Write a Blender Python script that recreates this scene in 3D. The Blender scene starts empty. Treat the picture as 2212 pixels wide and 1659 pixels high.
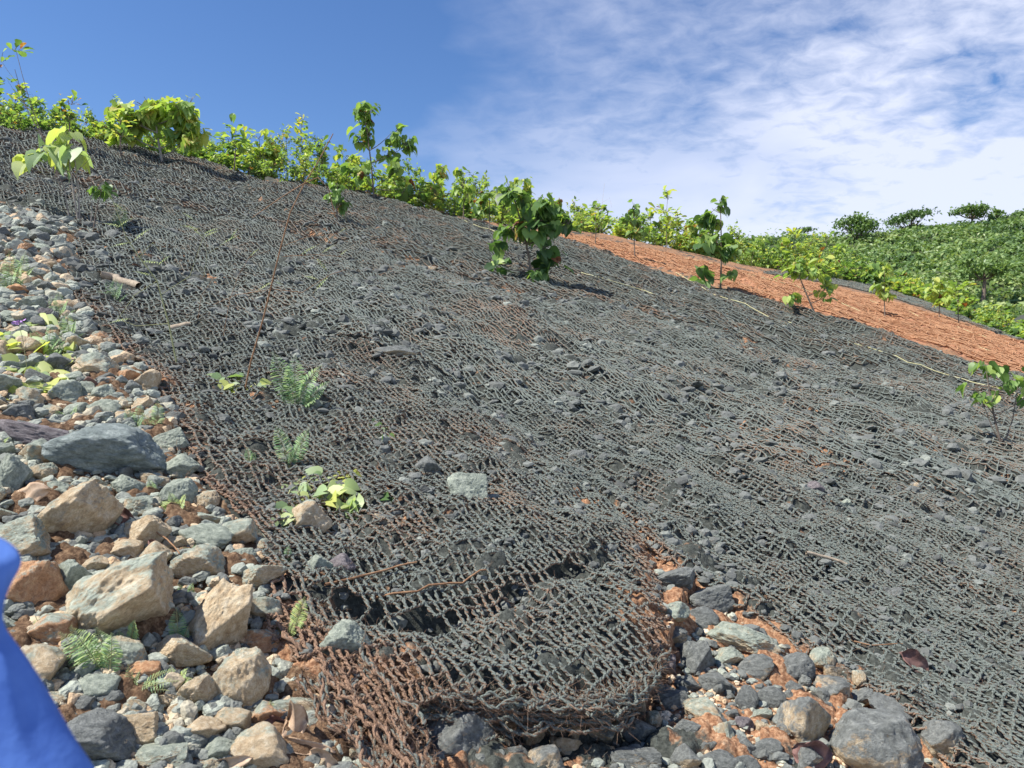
import bpy, bmesh, math, random
import numpy as np
from mathutils import Vector, Matrix, Euler

random.seed(7); RS = np.random.RandomState(11)
scene = bpy.context.scene
C = scene.collection

# ------------------------------------------------------------------ camera
Z0 = 1.6                                   # eye height
F = 1640.0; CX = 1106.0; CY = 829.5        # focal length and centre for a 2212 x 1659 view of the photograph
cam = bpy.data.cameras.new('camera'); co = bpy.data.objects.new('camera', cam); C.objects.link(co)
co.location = (0, 0, Z0); co.rotation_euler = (math.radians(90), 0, 0)
cam.sensor_width = 36; cam.lens = 36 * F / 2212.0; cam.clip_start = 0.02; cam.clip_end = 3000
cam.dof.use_dof = True; cam.dof.focus_distance = 3.6; cam.dof.aperture_fstop = 9.5
scene.camera = co

# ------------------------------------------------------------------ light
SUN = Vector((-0.55, -0.17, 0.82)).normalized()
el = math.asin(SUN.z); az = math.atan2(SUN.x, SUN.y)
sl = bpy.data.lights.new('sun', 'SUN'); so = bpy.data.objects.new('sun', sl); C.objects.link(so)
sl.energy = 5.0; sl.angle = math.radians(0.5); sl.color = (1.0, 0.95, 0.87)
so.rotation_euler = SUN.to_track_quat('Z', 'Y').to_euler(); so.location = (-6, 4, 14)
scene.view_settings.view_transform = 'Standard'; scene.view_settings.look = 'None'
scene.view_settings.gamma = 1; scene.view_settings.exposure = 0.78

def nodes_of(owner):
    owner.use_nodes = True
    nt = owner.node_tree; nt.nodes.clear()
    def N(t, **kw):
        n = nt.nodes.new(t)
        for k, v in kw.items():
            if k.startswith('i_'):
                key = k[2:]; key = int(key) if key.isdigit() else key.replace('_', ' ')
                n.inputs[key].default_value = v
            else: setattr(n, k, v)
        return n
    def L(a, b): nt.links.new(a, b)
    return nt, N, L

w = bpy.data.worlds.new('World'); scene.world = w
nt, N, L = nodes_of(w)
sky = N('ShaderNodeTexSky', sky_type='NISHITA', sun_disc=False)
sky.sun_elevation = el; sky.sun_rotation = az; sky.altitude = 300; sky.air_density = 1.0; sky.dust_density = 0.2; sky.ozone_density = 2.5
hsv = N('ShaderNodeHueSaturation'); hsv.inputs['Hue'].default_value = 0.508; hsv.inputs['Saturation'].default_value = 1.2; hsv.inputs['Value'].default_value = 1.85
L(sky.outputs[0], hsv.inputs['Color'])
geo = N('ShaderNodeNewGeometry')
sep = N('ShaderNodeSeparateXYZ'); neg = N('ShaderNodeVectorMath', operation='SCALE'); neg.inputs[3].default_value = -1.0
L(geo.outputs['Incoming'], neg.inputs[0]); L(neg.outputs[0], sep.inputs[0])
def M(op, a, b=None, clamp=False):
    n = N('ShaderNodeMath', operation=op); n.use_clamp = clamp
    for i, s in enumerate((a, b)):
        if s is None: continue
        if isinstance(s, (int, float)): n.inputs[i].default_value = s
        else: L(s, n.inputs[i])
    return n.outputs[0]
zz = M('ADD', sep.outputs[2], 0.22)
zz = M('MAXIMUM', zz, 0.05)
px = M('DIVIDE', sep.outputs[0], zz); py = M('DIVIDE', sep.outputs[1], zz)
cmb = N('ShaderNodeCombineXYZ'); L(px, cmb.inputs[0]); L(py, cmb.inputs[1])
mp = N('ShaderNodeMapping'); mp.inputs['Rotation'].default_value = (0, 0, 0.5); mp.inputs['Scale'].default_value = (1.0, 1.25, 1)
L(cmb.outputs[0], mp.inputs[0])
def noise(scale, detail, rough, dist=0.0):
    n = N('ShaderNodeTexNoise'); n.inputs['Scale'].default_value = scale; n.inputs['Detail'].default_value = detail
    n.inputs['Roughness'].default_value = rough; n.inputs['Distortion'].default_value = dist
    L(mp.outputs[0], n.inputs['Vector']); return n.outputs[0]
fine = noise(13.0, 5, 0.6, 0.4); mid = noise(2.6, 4, 0.5, 0.3); big = noise(0.9, 3, 0.5)
ux = M('DIVIDE', sep.outputs[0], M('MAXIMUM', sep.outputs[1], 0.1))        # azimuth
uz = M('DIVIDE', sep.outputs[2], M('MAXIMUM', sep.outputs[1], 0.1))
edge = M('ADD', M('MULTIPLY', ux, 1.55), M('MULTIPLY', M('SUBTRACT', 0.36, uz), 0.9))
edge = M('ADD', edge, 0.34)
edge = M('ADD', edge, M('MULTIPLY', M('SUBTRACT', M('ADD', M('MULTIPLY', big, 0.6), M('MULTIPLY', mid, 0.4)), 0.5), 2.0))
edge = M('MINIMUM', M('MAXIMUM', edge, 0.0), 1.0)
tex = M('ADD', M('MULTIPLY', M('SUBTRACT', fine, 0.48), 1.7), M('MULTIPLY', M('SUBTRACT', mid, 0.48), 1.9))
low = M('MULTIPLY', M('SUBTRACT', 0.40, uz), 3.0)                           # merges into a smooth sheet lower down
tex = M('ADD', tex, M('MAXIMUM', low, 0.0))
tex = M('ADD', tex, 0.58)
tex = M('MINIMUM', M('MAXIMUM', tex, 0.0), 1.0)
dens = M('MULTIPLY', edge, tex)
dens = M('MULTIPLY', dens, 0.86)
mix = N('ShaderNodeMix', data_type='RGBA'); L(dens, mix.inputs['Factor'])
L(hsv.outputs[0], mix.inputs[6]); mix.inputs[7].default_value = (10.6, 11.2, 13.4, 1)
CLOUDMIX = mix
bg = N('ShaderNodeBackground'); bg.inputs['Strength'].default_value = 0.05
L(mix.outputs[2], bg.inputs['Color'])
ow = N('ShaderNodeOutputWorld'); L(bg.outputs[0], ow.inputs['Surface'])

# ------------------------------------------------------------------ numeric noise
def _h(ix, iy, iz=0, seed=0):
    ix = ix.astype(np.int64); iy = iy.astype(np.int64)
    h = (ix * 374761393 + iy * 668265263 + iz * 2147483647 + seed * 1274126177) & 0xffffffff
    h = ((h ^ (h >> 13)) * 1274126177) & 0xffffffff
    h = ((h ^ (h >> 15)) * 2246822519) & 0xffffffff
    h = h ^ (h >> 16)
    return (h & 0xffffff) / float(0xffffff)
def vn2(x, y, seed=0):
    x = np.asarray(x, float); y = np.asarray(y, float)
    ix = np.floor(x); iy = np.floor(y); fx = x - ix; fy = y - iy
    fx = fx * fx * (3 - 2 * fx); fy = fy * fy * (3 - 2 * fy)
    a = _h(ix, iy, 0, seed); b = _h(ix + 1, iy, 0, seed); c = _h(ix, iy + 1, 0, seed); d = _h(ix + 1, iy + 1, 0, seed)
    return ((a * (1 - fx) + b * fx) * (1 - fy) + (c * (1 - fx) + d * fx) * fy) * 2 - 1
def fbm2(x, y, o=3, seed=0):
    s = 0; amp = 1; t = 0
    for i in range(o):
        s = s + amp * vn2(x * 2 ** i + 17.3 * i, y * 2 ** i + 9.1 * i, seed + i); t += amp; amp *= 0.5
    return s / t
def vn3(p, seed=0):
    i = np.floor(p); f = p - i; f = f * f * (3 - 2 * f); r = 0
    for dz in (0, 1):
        for dy in (0, 1):
            for dx in (0, 1):
                wgt = (f[:, 0] if dx else 1 - f[:, 0]) * (f[:, 1] if dy else 1 - f[:, 1]) * (f[:, 2] if dz else 1 - f[:, 2])
                r = r + wgt * _h(i[:, 0] + dx, i[:, 1] + dy, (i[:, 2] + dz).astype(np.int64), seed)
    return r * 2 - 1
def worley(x, y, seed=0):
    ix = np.floor(x); iy = np.floor(y); best = np.full(np.shape(x), 9.0); idv = np.zeros(np.shape(x))
    for dx in (-1, 0, 1):
        for dy in (-1, 0, 1):
            cx = ix + dx; cy = iy + dy
            jx = cx + _h(cx, cy, 1, seed); jy = cy + _h(cx, cy, 2, seed)
            d = (x - jx) ** 2 + (y - jy) ** 2; m = d < best
            best = np.where(m, d, best); idv = np.where(m, _h(cx, cy, 3, seed), idv)
    return np.sqrt(best), idv

# ------------------------------------------------------------------ terrain
A_, B_, C_ = -0.235, 0.28, -1.45
def plane(X, Y): return C_ + A_ * X + B_ * Y
def ray(x, y): return (x - CX) / F, (CY - y) / F
def onplane(x, y):
    u, v = ray(x, y); t = C_ / min(-0.02, v - A_ * u - B_); return u * t, t
D1 = np.array([0.643, -0.766]); D2 = np.array([0.766, 0.643])     # down the fall line, and across it
CREST = [(-500, 160), (-250, 230), (0, 285), (130, 300), (250, 325), (400, 345), (500, 370), (640, 400), (800, 425), (900, 455), (1000, 478), (1100, 490),
         (1200, 497), (1300, 507), (1450, 537), (1600, 571), (1750, 594), (1900, 620), (2050, 670), (2120, 706), (2212, 737), (2500, 815)]
_cu = np.array([ray(x, y)[0] for x, y in CREST]); _ct = np.array([onplane(x, y)[1] for x, y in CREST])
def crest(u): return np.interp(u, _cu, _ct)
def pl(pts): return np.array([onplane(x, y) for x, y in pts])
def seg_dist(X, Y, P):
    """unsigned distance to a polyline, and side sign (positive on the left of its direction)"""
    best = np.full(np.shape(X), 1e9); sg = np.ones(np.shape(X))
    for (ax, ay), (bx, by) in zip(P[:-1], P[1:]):
        dx, dy = bx - ax, by - ay; l2 = dx * dx + dy * dy
        t = np.clip(((X - ax) * dx + (Y - ay) * dy) / l2, 0, 1)
        qx, qy = ax + t * dx, ay + t * dy; d = np.hypot(X - qx, Y - qy)
        m = d < best; best = np.where(m, d, best)
        cr = dx * (Y - ay) - dy * (X - ax); sg = np.where(m, np.sign(cr), sg)
    return best, sg
def inpoly(X, Y, P):
    r = np.zeros(np.shape(X), bool); n = len(P); j = n - 1
    for i in range(n):
        xi, yi = P[i]; xj, yj = P[j]
        c = ((yi > Y) != (yj > Y)) & (X < (xj - xi) * (Y - yi) / (yj - yi + 1e-12) + xi)
        r ^= c; j = i
    return r
S1 = pl([(770, 1322), (860, 1334), (950, 1338), (1080, 1300), (1180, 1255), (1250, 1240)])
S2 = pl([(880, 1560), (900, 1505), (1000, 1512), (1100, 1520), (1200, 1528), (1330, 1530), (1395, 1475), (1432, 1390)])
S3 = pl([(1432, 1390), (1425, 1260), (1400, 1200)])
SL = pl([(0, 445), (80, 455), (165, 502), (150, 560), (135, 600), (200, 740), (330, 830), (372, 900), (392, 1000), (440, 1080), (560, 1180), (575, 1300), (562, 1400)])
S4 = pl([(1340, 1110), (1450, 1215), (1600, 1300), (1700, 1362), (1850, 1450), (1950, 1550), (2050, 1630), (2170, 1720)])
S5 = pl([(575, 1400), (640, 1460), (720, 1500), (770, 1560), (860, 1659), (900, 1760)])
def lip(X, Y, S, amp, wid, side, off=0.0):
    d, s = seg_dist(X, Y, S); sd = d * s * side - off
    return -amp * np.exp(-np.maximum(-sd, 0) / wid) / (1 + np.exp(np.clip(sd / 0.010, -30, 30)))
SHEET1 = pl([(-500, 420), (-100, 440), (0, 442), (80, 452), (165, 500), (150, 560), (135, 600), (200, 740), (330, 830), (372, 900), (392, 1000), (440, 1080), (560, 1180), (575, 1300),
             (562, 1400), (640, 1460), (720, 1500), (770, 1560), (860, 1659), (900, 1760), (885, 1580), (893, 1528), (1000, 1546), (1100, 1556), (1200, 1562), (1330, 1562), (1415, 1492), (1447, 1396),
             (1430, 1255), (1385, 1175), (1305, 1090), (1150, 995), (960, 885), (700, 720), (480, 575), (200, 395), (0, 262), (-250, 130), (-500, 40)])
SHEET2 = pl([(1330, 1140), (1450, 1228), (1600, 1306), (1700, 1368), (1850, 1456), (1950, 1556), (2050, 1636), (2170, 1730), (2700, 1800), (2700, 945), (2212, 812), (1800, 695),
             (1500, 608), (1195, 517), (1000, 478), (800, 425), (500, 340), (150, 190), (0, 270), (200, 410), (480, 590), (700, 733), (950, 908), (1140, 1008), (1290, 1105)])
ORANGE = pl([(1195, 515), (1500, 604), (1800, 690), (2212, 806), (2700, 940), (2700, 845), (2212, 744), (2038, 687), (1915, 646), (1793, 618), (1560, 578), (1300, 519), (1195, 500)])
FARNET = pl([(1640, 590), (1793, 613), (1915, 641), (2038, 682), (2212, 741), (2212, 725), (2050, 655), (1900, 600), (1680, 585)])
PILE = pl([(-900, 440), (0, 442), (80, 452), (165, 500), (150, 560), (135, 600), (200, 740), (330, 830), (372, 900), (392, 1000), (440, 1080), (560, 1180), (575, 1300), (562, 1400),
           (640, 1460), (720, 1500), (770, 1560), (860, 1659), (900, 1800), (-900, 1800)])
def H(X, Y, detail=2):
    """ground height; detail 0 = the smooth hill, 1 = with folds and gullies, 2 = with stones and grit"""
    X = np.asarray(X, float); Y = np.asarray(Y, float)
    u = X / np.maximum(Y, 0.3); tc = crest(u); d = np.maximum(Y - tc, 0)
    z = plane(X, np.minimum(Y, 120)) - 0.02 * d - 0.17 * d * d / (d + 1.5) - 0.10 * np.maximum(d - 12, 0) - 0.25 * np.maximum(Y - 70, 0) * 0.3
    z = np.maximum(z, -9 - 0.001 * Y)
    if detail >= 1:
        p = X * D1[0] + Y * D1[1]; q = X * D2[0] + Y * D2[1]
        near = np.clip((30 - Y) / 10, 0, 1)
        z = z + near * (0.055 * fbm2(X / 1.1, Y / 1.1, 2, 3) + (0.045 + 0.03 * np.clip((Y - 3) / 2, 0, 1)) * fbm2(p / 2.2, q / 0.42, 3, 5) + 0.022 * fbm2(X / 0.23, Y / 0.23, 2, 8)) * np.clip(Y / 3, 0.45, 1.7)
        z = z + lip(X, Y, S1, 0.13, 0.11, 1, .06) + lip(X, Y, S2, 0.20, 0.30, 1, .08) + lip(X, Y, S3, 0.025, 0.12, 1)
        z = z + lip(X, Y, S4, 0.06, 0.25, 1) + lip(X, Y, S5, 0.05, 0.2, 1)
    if detail >= 2:
        f, i = worley(X / 0.16, Y / 0.16, 21); dome = np.sqrt(np.maximum(0, 1 - (f / (0.25 + 0.3 * i)) ** 2)) * (i > 0.45)
        z = z + 0.034 * dome * near
        f, i = worley(X / 0.055, Y / 0.055, 31); dome = np.sqrt(np.maximum(0, 1 - (f / (0.3 + 0.25 * i)) ** 2))
        z = z + 0.012 * dome * near + 0.006 * fbm2(X / 0.018, Y / 0.018, 2, 41) * near
    return z
def hit(x, y, detail=1):
    u, v = ray(x, y); t = np.geomspace(0.9, 90, 1400)
    g = v * t < H(u * t, t, detail)
    k = int(np.argmax(g)) if g.any() else int(np.argmin(np.abs(t - crest(u))))
    t = float(t[k]); return Vector((u * t, t, v * t + Z0))
def ground(X, Y, detail=1): return float(H(np.array([X]), np.array([Y]), detail)[0]) + Z0

# ------------------------------------------------------------------ object helpers
def mk(name, verts, faces, mat, parent=None, smooth=True, attrs=None):
    me = bpy.data.meshes.new(name)
    verts = np.asarray(verts, np.float32)
    fl = [np.asarray(f, np.int32) for f in (faces if isinstance(faces, list) else [faces]) if len(f)]
    me.vertices.add(len(verts)); me.vertices.foreach_set('co', verts.ravel())
    nl = sum(f.size for f in fl); nf = sum(len(f) for f in fl)
    me.loops.add(nl); me.loops.foreach_set('vertex_index', np.concatenate([f.ravel() for f in fl]))
    tot = np.concatenate([np.full(len(f), f.shape[1], np.int32) for f in fl]); st = np.concatenate([[0], np.cumsum(tot)[:-1]]).astype(np.int32)
    me.polygons.add(nf); me.polygons.foreach_set('loop_start', st); me.polygons.foreach_set('loop_total', tot)
    me.polygons.foreach_set('use_smooth', np.full(nf, smooth, bool))
    for k, v in (attrs or {}).items():
        a = me.attributes.new(k, 'FLOAT', 'POINT'); a.data.foreach_set('value', np.asarray(v, np.float32))
    me.update(); me.materials.append(mat)
    o = bpy.data.objects.new(name, me); C.objects.link(o)
    if parent is not None: o.parent = parent
    return o
def tag(o, label=None, cat=None, group=None, kind=None):
    for k, v in (('label', label), ('category', cat), ('group', group), ('kind', kind)):
        if v: o[k] = v
    return o
def empty(name, loc):
    o = bpy.data.objects.new(name, None); C.objects.link(o); o.location = loc; o.empty_display_size = 0.1; return o
def tubes(P, R, sides=4):
    """P (n,k,3) centre lines, R (n,k) radii -> verts, quads"""
    P = np.asarray(P, float); n, k, _ = P.shape
    T = np.empty_like(P); T[:, 1:-1] = P[:, 2:] - P[:, :-2]; T[:, 0] = P[:, 1] - P[:, 0]; T[:, -1] = P[:, -1] - P[:, -2]
    T /= np.linalg.norm(T, axis=2, keepdims=True) + 1e-9
    up = np.zeros_like(T); vert = np.abs(T[..., 2]) > 0.8; up[..., 2] = 1; up[vert] = (0, 1, 0)
    S = np.cross(T, up); S /= np.linalg.norm(S, axis=2, keepdims=True) + 1e-9; U = np.cross(S, T)
    a = np.arange(sides) * 2 * math.pi / sides + 0.5
    V = P[:, :, None] + R[:, :, None, None] * (np.cos(a)[:, None] * S[:, :, None] + np.sin(a)[:, None] * U[:, :, None])
    idx = np.arange(n * k * sides).reshape(n, k, sides)
    q = np.stack([idx[:, :-1], np.roll(idx, -1, 2)[:, :-1], np.roll(idx, -1, 2)[:, 1:], idx[:, 1:]], -1).reshape(-1, 4)
    return V.reshape(-1, 3), q
class MB:
    def __init__(s): s.v = []; s.f = {}; s.n = 0; s.a = {}
    def add(s, v, f, **attrs):
        v = np.asarray(v, float); f = np.asarray(f)
        s.v.append(v); s.f.setdefault(f.shape[1], []).append(f + s.n); s.n += len(v)
        for k, x in attrs.items(): s.a.setdefault(k, []).append(np.broadcast_to(np.asarray(x, float), (len(v),)))
    def tube(s, pts, r0, r1, sides=6, **at):
        pts = np.array([list(p) for p in pts], float); k = len(pts)
        v, q = tubes(pts[None], np.linspace(r0, r1, k)[None], sides); s.add(v, q, **at)
    def build(s, name, mat, parent=None, smooth=True):
        return mk(name, np.concatenate(s.v), [np.concatenate(x) for x in s.f.values()], mat, parent, smooth, {k: np.concatenate(x) for k, x in s.a.items()})

# ------------------------------------------------------------------ materials
def attr(N, L, name):
    a = N('ShaderNodeAttribute', attribute_name=name); return a.outputs['Fac']
def ramp(N, L, fac, stops, interp='LINEAR'):
    r = N('ShaderNodeValToRGB'); r.color_ramp.interpolation = interp
    e = r.color_ramp.elements
    while len(e) < len(stops): e.new(0.5)
    for i, (p, c) in enumerate(stops): e[i].position = p; e[i].color = (*c, 1)
    L(fac, r.inputs[0]); return r.outputs[0]
def tn(N, L, vec, scale, detail=4, rough=0.6, dist=0.0):
    n = N('ShaderNodeTexNoise'); n.inputs['Scale'].default_value = scale; n.inputs['Detail'].default_value = detail
    n.inputs['Roughness'].default_value = rough; n.inputs['Distortion'].default_value = dist
    if vec is not None: L(vec, n.inputs['Vector'])
    return n.outputs['Fac']
def mathn(N, L, op, a, b, clamp=False):
    n = N('ShaderNodeMath', operation=op); n.use_clamp = clamp
    for i, s in enumerate((a, b)):
        if isinstance(s, (int, float)): n.inputs[i].default_value = s
        else: L(s, n.inputs[i])
    return n.outputs[0]
def mixc(N, L, f, a, b, mode='MIX'):
    m = N('ShaderNodeMix', data_type='RGBA', blend_type=mode)
    if isinstance(f, (int, float)): m.inputs['Factor'].default_value = f
    else: L(f, m.inputs['Factor'])
    for k, s in ((6, a), (7, b)):
        if isinstance(s, tuple): m.inputs[k].default_value = (*s, 1)
        else: L(s, m.inputs[k])
    return m.outputs[2]
def finish(N, L, col, rough=0.9, bump=None, bstr=0.5, bdist=0.01, transl=0.0, tcol=None, spec=0.3):
    p = N('ShaderNodeBsdfPrincipled'); 
    if isinstance(col, tuple): p.inputs['Base Color'].default_value = (*col, 1)
    else: L(col, p.inputs['Base Color'])
    p.inputs['Roughness'].default_value = rough; p.inputs['Specular IOR Level'].default_value = spec
    if bump is not None:
        b = N('ShaderNodeBump'); b.inputs['Strength'].default_value = bstr; b.inputs['Distance'].default_value = bdist
        L(bump, b.inputs['Height']); L(b.outputs[0], p.inputs['Normal'])
    sh = p.outputs[0]
    if transl > 0:
        t = N('ShaderNodeBsdfTranslucent'); L(tcol if tcol is not None else col, t.inputs['Color'])
        m = N('ShaderNodeMixShader'); m.inputs[0].default_value = transl; L(sh, m.inputs[1]); L(t.outputs[0], m.inputs[2]); sh = m.outputs[0]
    o = N('ShaderNodeOutputMaterial'); L(sh, o.inputs['Surface'])
def newmat(name):
    m = bpy.data.materials.new(name); nt, N, L = nodes_of(m); return m, N, L
def objvec(N, L):
    t = N('ShaderNodeTexCoord'); return t.outputs['Object']

GREY_A, GREY_B = (0.020, 0.024, 0.021), (0.115, 0.128, 0.112)  # ground slurry grey, darkened to put the shade of the net's gaps into colour
def soil_mat():
    m, N, L = newmat('soil')
    v = objvec(N, L); n1 = tn(N, L, v, 9, 6, 0.65); n2 = tn(N, L, v, 70, 5, 0.7); n3 = tn(N, L, v, 2.2, 4)
    red = ramp(N, L, n2, [(0.3, (0.10, 0.045, 0.025)), (0.46, (0.26, 0.13, 0.07)), (0.58, (0.42, 0.245, 0.14)), (0.75, (0.58, 0.42, 0.28))])
    tan = ramp(N, L, n2, [(0.3, (0.03, 0.021, 0.014)), (0.5, (0.085, 0.058, 0.036)), (0.72, (0.22, 0.16, 0.10))])
    base = mixc(N, L, attr(N, L, 'tan'), red, tan)
    grey = ramp(N, L, n2, [(0.3, GREY_A), (0.52, (0.06, 0.065, 0.057)), (0.75, GREY_B)])
    f = mathn(N, L, 'ADD', attr(N, L, 'coat'), mathn(N, L, 'MULTIPLY', mathn(N, L, 'SUBTRACT', n1, 0.5), 1.6))
    f = mathn(N, L, 'MULTIPLY', mathn(N, L, 'SUBTRACT', f, 0.42), 6, True)
    col = mixc(N, L, f, base, grey)
    org = ramp(N, L, n1, [(0.3, (0.24, 0.105, 0.06)), (0.7, (0.46, 0.24, 0.14))])
    col = mixc(N, L, attr(N, L, 'fresh'), col, org)
    finish(N, L, col, 0.95, mathn(N, L, 'ADD', n2, tn(N, L, v, 220, 3)), 0.7, 0.006, spec=0.15)
    return m
def rope_mat(name, ca, cb, ba, bb, thr=0.5):
    m, N, L = newmat(name)
    v = objvec(N, L); n1 = tn(N, L, v, 60, 4, 0.7); n2 = tn(N, L, v, 320, 3, 0.7); n3 = tn(N, L, v, 4, 3)
    g = N('ShaderNodeNewGeometry'); s = N('ShaderNodeSeparateXYZ'); L(g.outputs['Normal'], s.inputs[0])
    grey = ramp(N, L, n2, [(0.3, ca), (0.7, cb)]); brown = ramp(N, L, n2, [(0.3, ba), (0.7, bb)])
    # the sprayed slurry dried on the upper side of the rope; the fibre shows below and where it missed
    f = mathn(N, L, 'ADD', mathn(N, L, 'MULTIPLY', s.outputs[2], 0.45), attr(N, L, 'coat'))
    f = mathn(N, L, 'ADD', f, mathn(N, L, 'MULTIPLY', mathn(N, L, 'SUBTRACT', n1, 0.5), 1.3))
    f = mathn(N, L, 'MULTIPLY', mathn(N, L, 'SUBTRACT', f, thr), 4, True)
    col = mixc(N, L, f, brown, grey)
    finish(N, L, col, 0.95, mathn(N, L, 'ADD', n2, mathn(N, L, 'MULTIPLY', n1, 2.0)), 0.9, 0.004, spec=0.12)
    return m
def stone_mat(name, base, coat, thr, dark=1.0):
    m, N, L = newmat(name)
    v = objvec(N, L); oi = N('ShaderNodeObjectInfo')
    off = N('ShaderNodeVectorMath', operation='ADD'); L(v, off.inputs[0])
    cb = N('ShaderNodeCombineXYZ'); r10 = mathn(N, L, 'MULTIPLY', oi.outputs['Random'], 37.0)
    L(r10, cb.inputs[0]); L(r10, cb.inputs[1]); L(cb.outputs[0], off.inputs[1]); v = off.outputs[0]
    n0 = tn(N, L, v, 1.1, 4, 0.6, 0.4); n1 = tn(N, L, v, 4.0, 6, 0.7, 0.3); n2 = tn(N, L, v, 22, 5, 0.75)
    g = N('ShaderNodeNewGeometry'); s = N('ShaderNodeSeparateXYZ'); L(g.outputs['Normal'], s.inputs[0])
    cb_ = ramp(N, L, n1, [(0.3, base[0]), (0.5, base[1]), (0.72, base[2])])
    cc = ramp(N, L, n1, [(0.3, coat[0]), (0.5, coat[1]), (0.72, coat[2])])
    f = mathn(N, L, 'ADD', mathn(N, L, 'MULTIPLY', s.outputs[2], 0.30), mathn(N, L, 'MULTIPLY', n0, 1.25))
    f = mathn(N, L, 'ADD', f, mathn(N, L, 'MULTIPLY', mathn(N, L, 'SUBTRACT', n2, 0.5), 0.7))
    f = mathn(N, L, 'ADD', f, mathn(N, L, 'MULTIPLY', mathn(N, L, 'SUBTRACT', oi.outputs['Random'], 0.5), 0.35))
    f = mathn(N, L, 'MULTIPLY', mathn(N, L, 'SUBTRACT', f, thr), 5, True)
    col = mixc(N, L, f, cb_, cc)
    sp = ramp(N, L, n2, [(0.25, (0.55, 0.55, 0.55)), (0.5, (1, 1, 1)), (0.78, (1.3, 1.3, 1.3))])
    col = mixc(N, L, 1.0, col, sp, 'MULTIPLY')
    finish(N, L, col, 0.85, mathn(N, L, 'ADD', mathn(N, L, 'MULTIPLY', n1, 1.3), n2), 0.7, 0.014, spec=0.25)
    return m
TAN3 = [(0.33, 0.23, 0.135), (0.51, 0.40, 0.26), (0.68, 0.60, 0.45)]
OCH3 = [(0.30, 0.14, 0.07), (0.50, 0.28, 0.15), (0.64, 0.45, 0.28)]
GG3 = [(0.16, 0.185, 0.155), (0.31, 0.345, 0.285), (0.52, 0.55, 0.45)]
SL3 = [(0.10, 0.125, 0.122), (0.20, 0.235, 0.226), (0.34, 0.38, 0.36)]
DG3 = [(0.085, 0.09, 0.085), (0.165, 0.175, 0.165), (0.30, 0.31, 0.29)]
PU3 = [(0.09, 0.075, 0.08), (0.18, 0.16, 0.165), (0.32, 0.29, 0.29)]
STONE = {
    'tan': stone_mat('stone_tan', TAN3, GG3, 0.86), 'mixed': stone_mat('stone_tan_and_grey_green', TAN3, GG3, 0.70),
    'green': stone_mat('stone_grey_green', GG3, GG3, 0.7), 'slate': stone_mat('stone_blue_grey', SL3, SL3, 0.6), 'ochre': stone_mat('stone_ochre', OCH3, GG3, 0.86),
    'grey': stone_mat('stone_coated_dark_grey', TAN3, DG3, 0.52), 'dark': stone_mat('stone_dark_grey', DG3, DG3, 0.5),
    'purple': stone_mat('stone_purple_grey', PU3, PU3, 0.5)}
def gravel_mat():
    m, N, L = newmat('gravel'); v = objvec(N, L); n2 = tn(N, L, v, 120, 4, 0.7)
    col = ramp(N, L, attr(N, L, 'tint'), [(0.0, (0.09, 0.095, 0.09)), (0.3, (0.17, 0.18, 0.168)), (0.5, (0.38, 0.41, 0.345)), (0.62, (0.52, 0.42, 0.29)), (0.8, (0.50, 0.32, 0.18)), (1.0, (0.68, 0.58, 0.43))])
    sp = ramp(N, L, n2, [(0.3, (0.6, 0.6, 0.6)), (0.7, (1.2, 1.2, 1.2))])
    finish(N, L, mixc(N, L, 1.0, col, sp, 'MULTIPLY'), 0.9, n2, 0.6, 0.005, spec=0.2); return m
def leaf_mat(name, stops, transl=0.42):
    m, N, L = newmat(name); v = objvec(N, L); n = tn(N, L, v, 14, 3)
    f = mathn(N, L, 'ADD', attr(N, L, 'tint'), mathn(N, L, 'MULTIPLY', mathn(N, L, 'SUBTRACT', n, 0.5), 0.25))
    col = ramp(N, L, f, stops)
    tc = mixc(N, L, 1.0, col, (1.5, 1.55, 0.7), 'MULTIPLY')
    finish(N, L, col, 0.45, None, transl=transl, tcol=tc, spec=0.35); return m
LEAF = leaf_mat('leaf', [(0.0, (0.04, 0.085, 0.035)), (0.25, (0.09, 0.17, 0.055)), (0.5, (0.20, 0.32, 0.10)), (0.75, (0.38, 0.48, 0.12)), (0.88, (0.55, 0.55, 0.14)), (0.95, (0.30, 0.12, 0.05)), (1.0, (0.12, 0.035, 0.02))])
PALE = leaf_mat('pale_leaf', [(0.0, (0.16, 0.26, 0.12)), (0.5, (0.34, 0.45, 0.24)), (1.0, (0.56, 0.58, 0.16))])
FERNM = leaf_mat('fern_leaf', [(0.0, (0.07, 0.15, 0.07)), (0.5, (0.26, 0.40, 0.22)), (1.0, (0.50, 0.56, 0.20))], 0.35)
WOODL = leaf_mat('forest_leaf', [(0.0, (0.04, 0.085, 0.035)), (0.4, (0.12, 0.20, 0.07)), (0.7, (0.21, 0.31, 0.11)), (1.0, (0.34, 0.40, 0.18))], 0.3)
def simple(name, a, b, scale=30, rough=0.85, bump=0.4, bd=0.004, stretch=None):
    m, N, L = newmat(name); v = objvec(N, L)
    if stretch:
        mpn = N('ShaderNodeMapping'); mpn.inputs['Scale'].default_value = stretch; L(v, mpn.inputs[0]); v = mpn.outputs[0]
    n = tn(N, L, v, scale, 5, 0.65); finish(N, L, ramp(N, L, n, [(0.3, a), (0.7, b)]), rough, n, bump, bd); return m
BARK = simple('bark', (0.10, 0.075, 0.06), (0.24, 0.19, 0.15)); BARKP = simple('pale_bark', (0.22, 0.19, 0.16), (0.38, 0.34, 0.29))
STEMG = simple('green_stem', (0.20, 0.22, 0.09), (0.38, 0.38, 0.2)); STEMB = simple('brown_stem', (0.16, 0.08, 0.04), (0.34, 0.2, 0.11))
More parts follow.
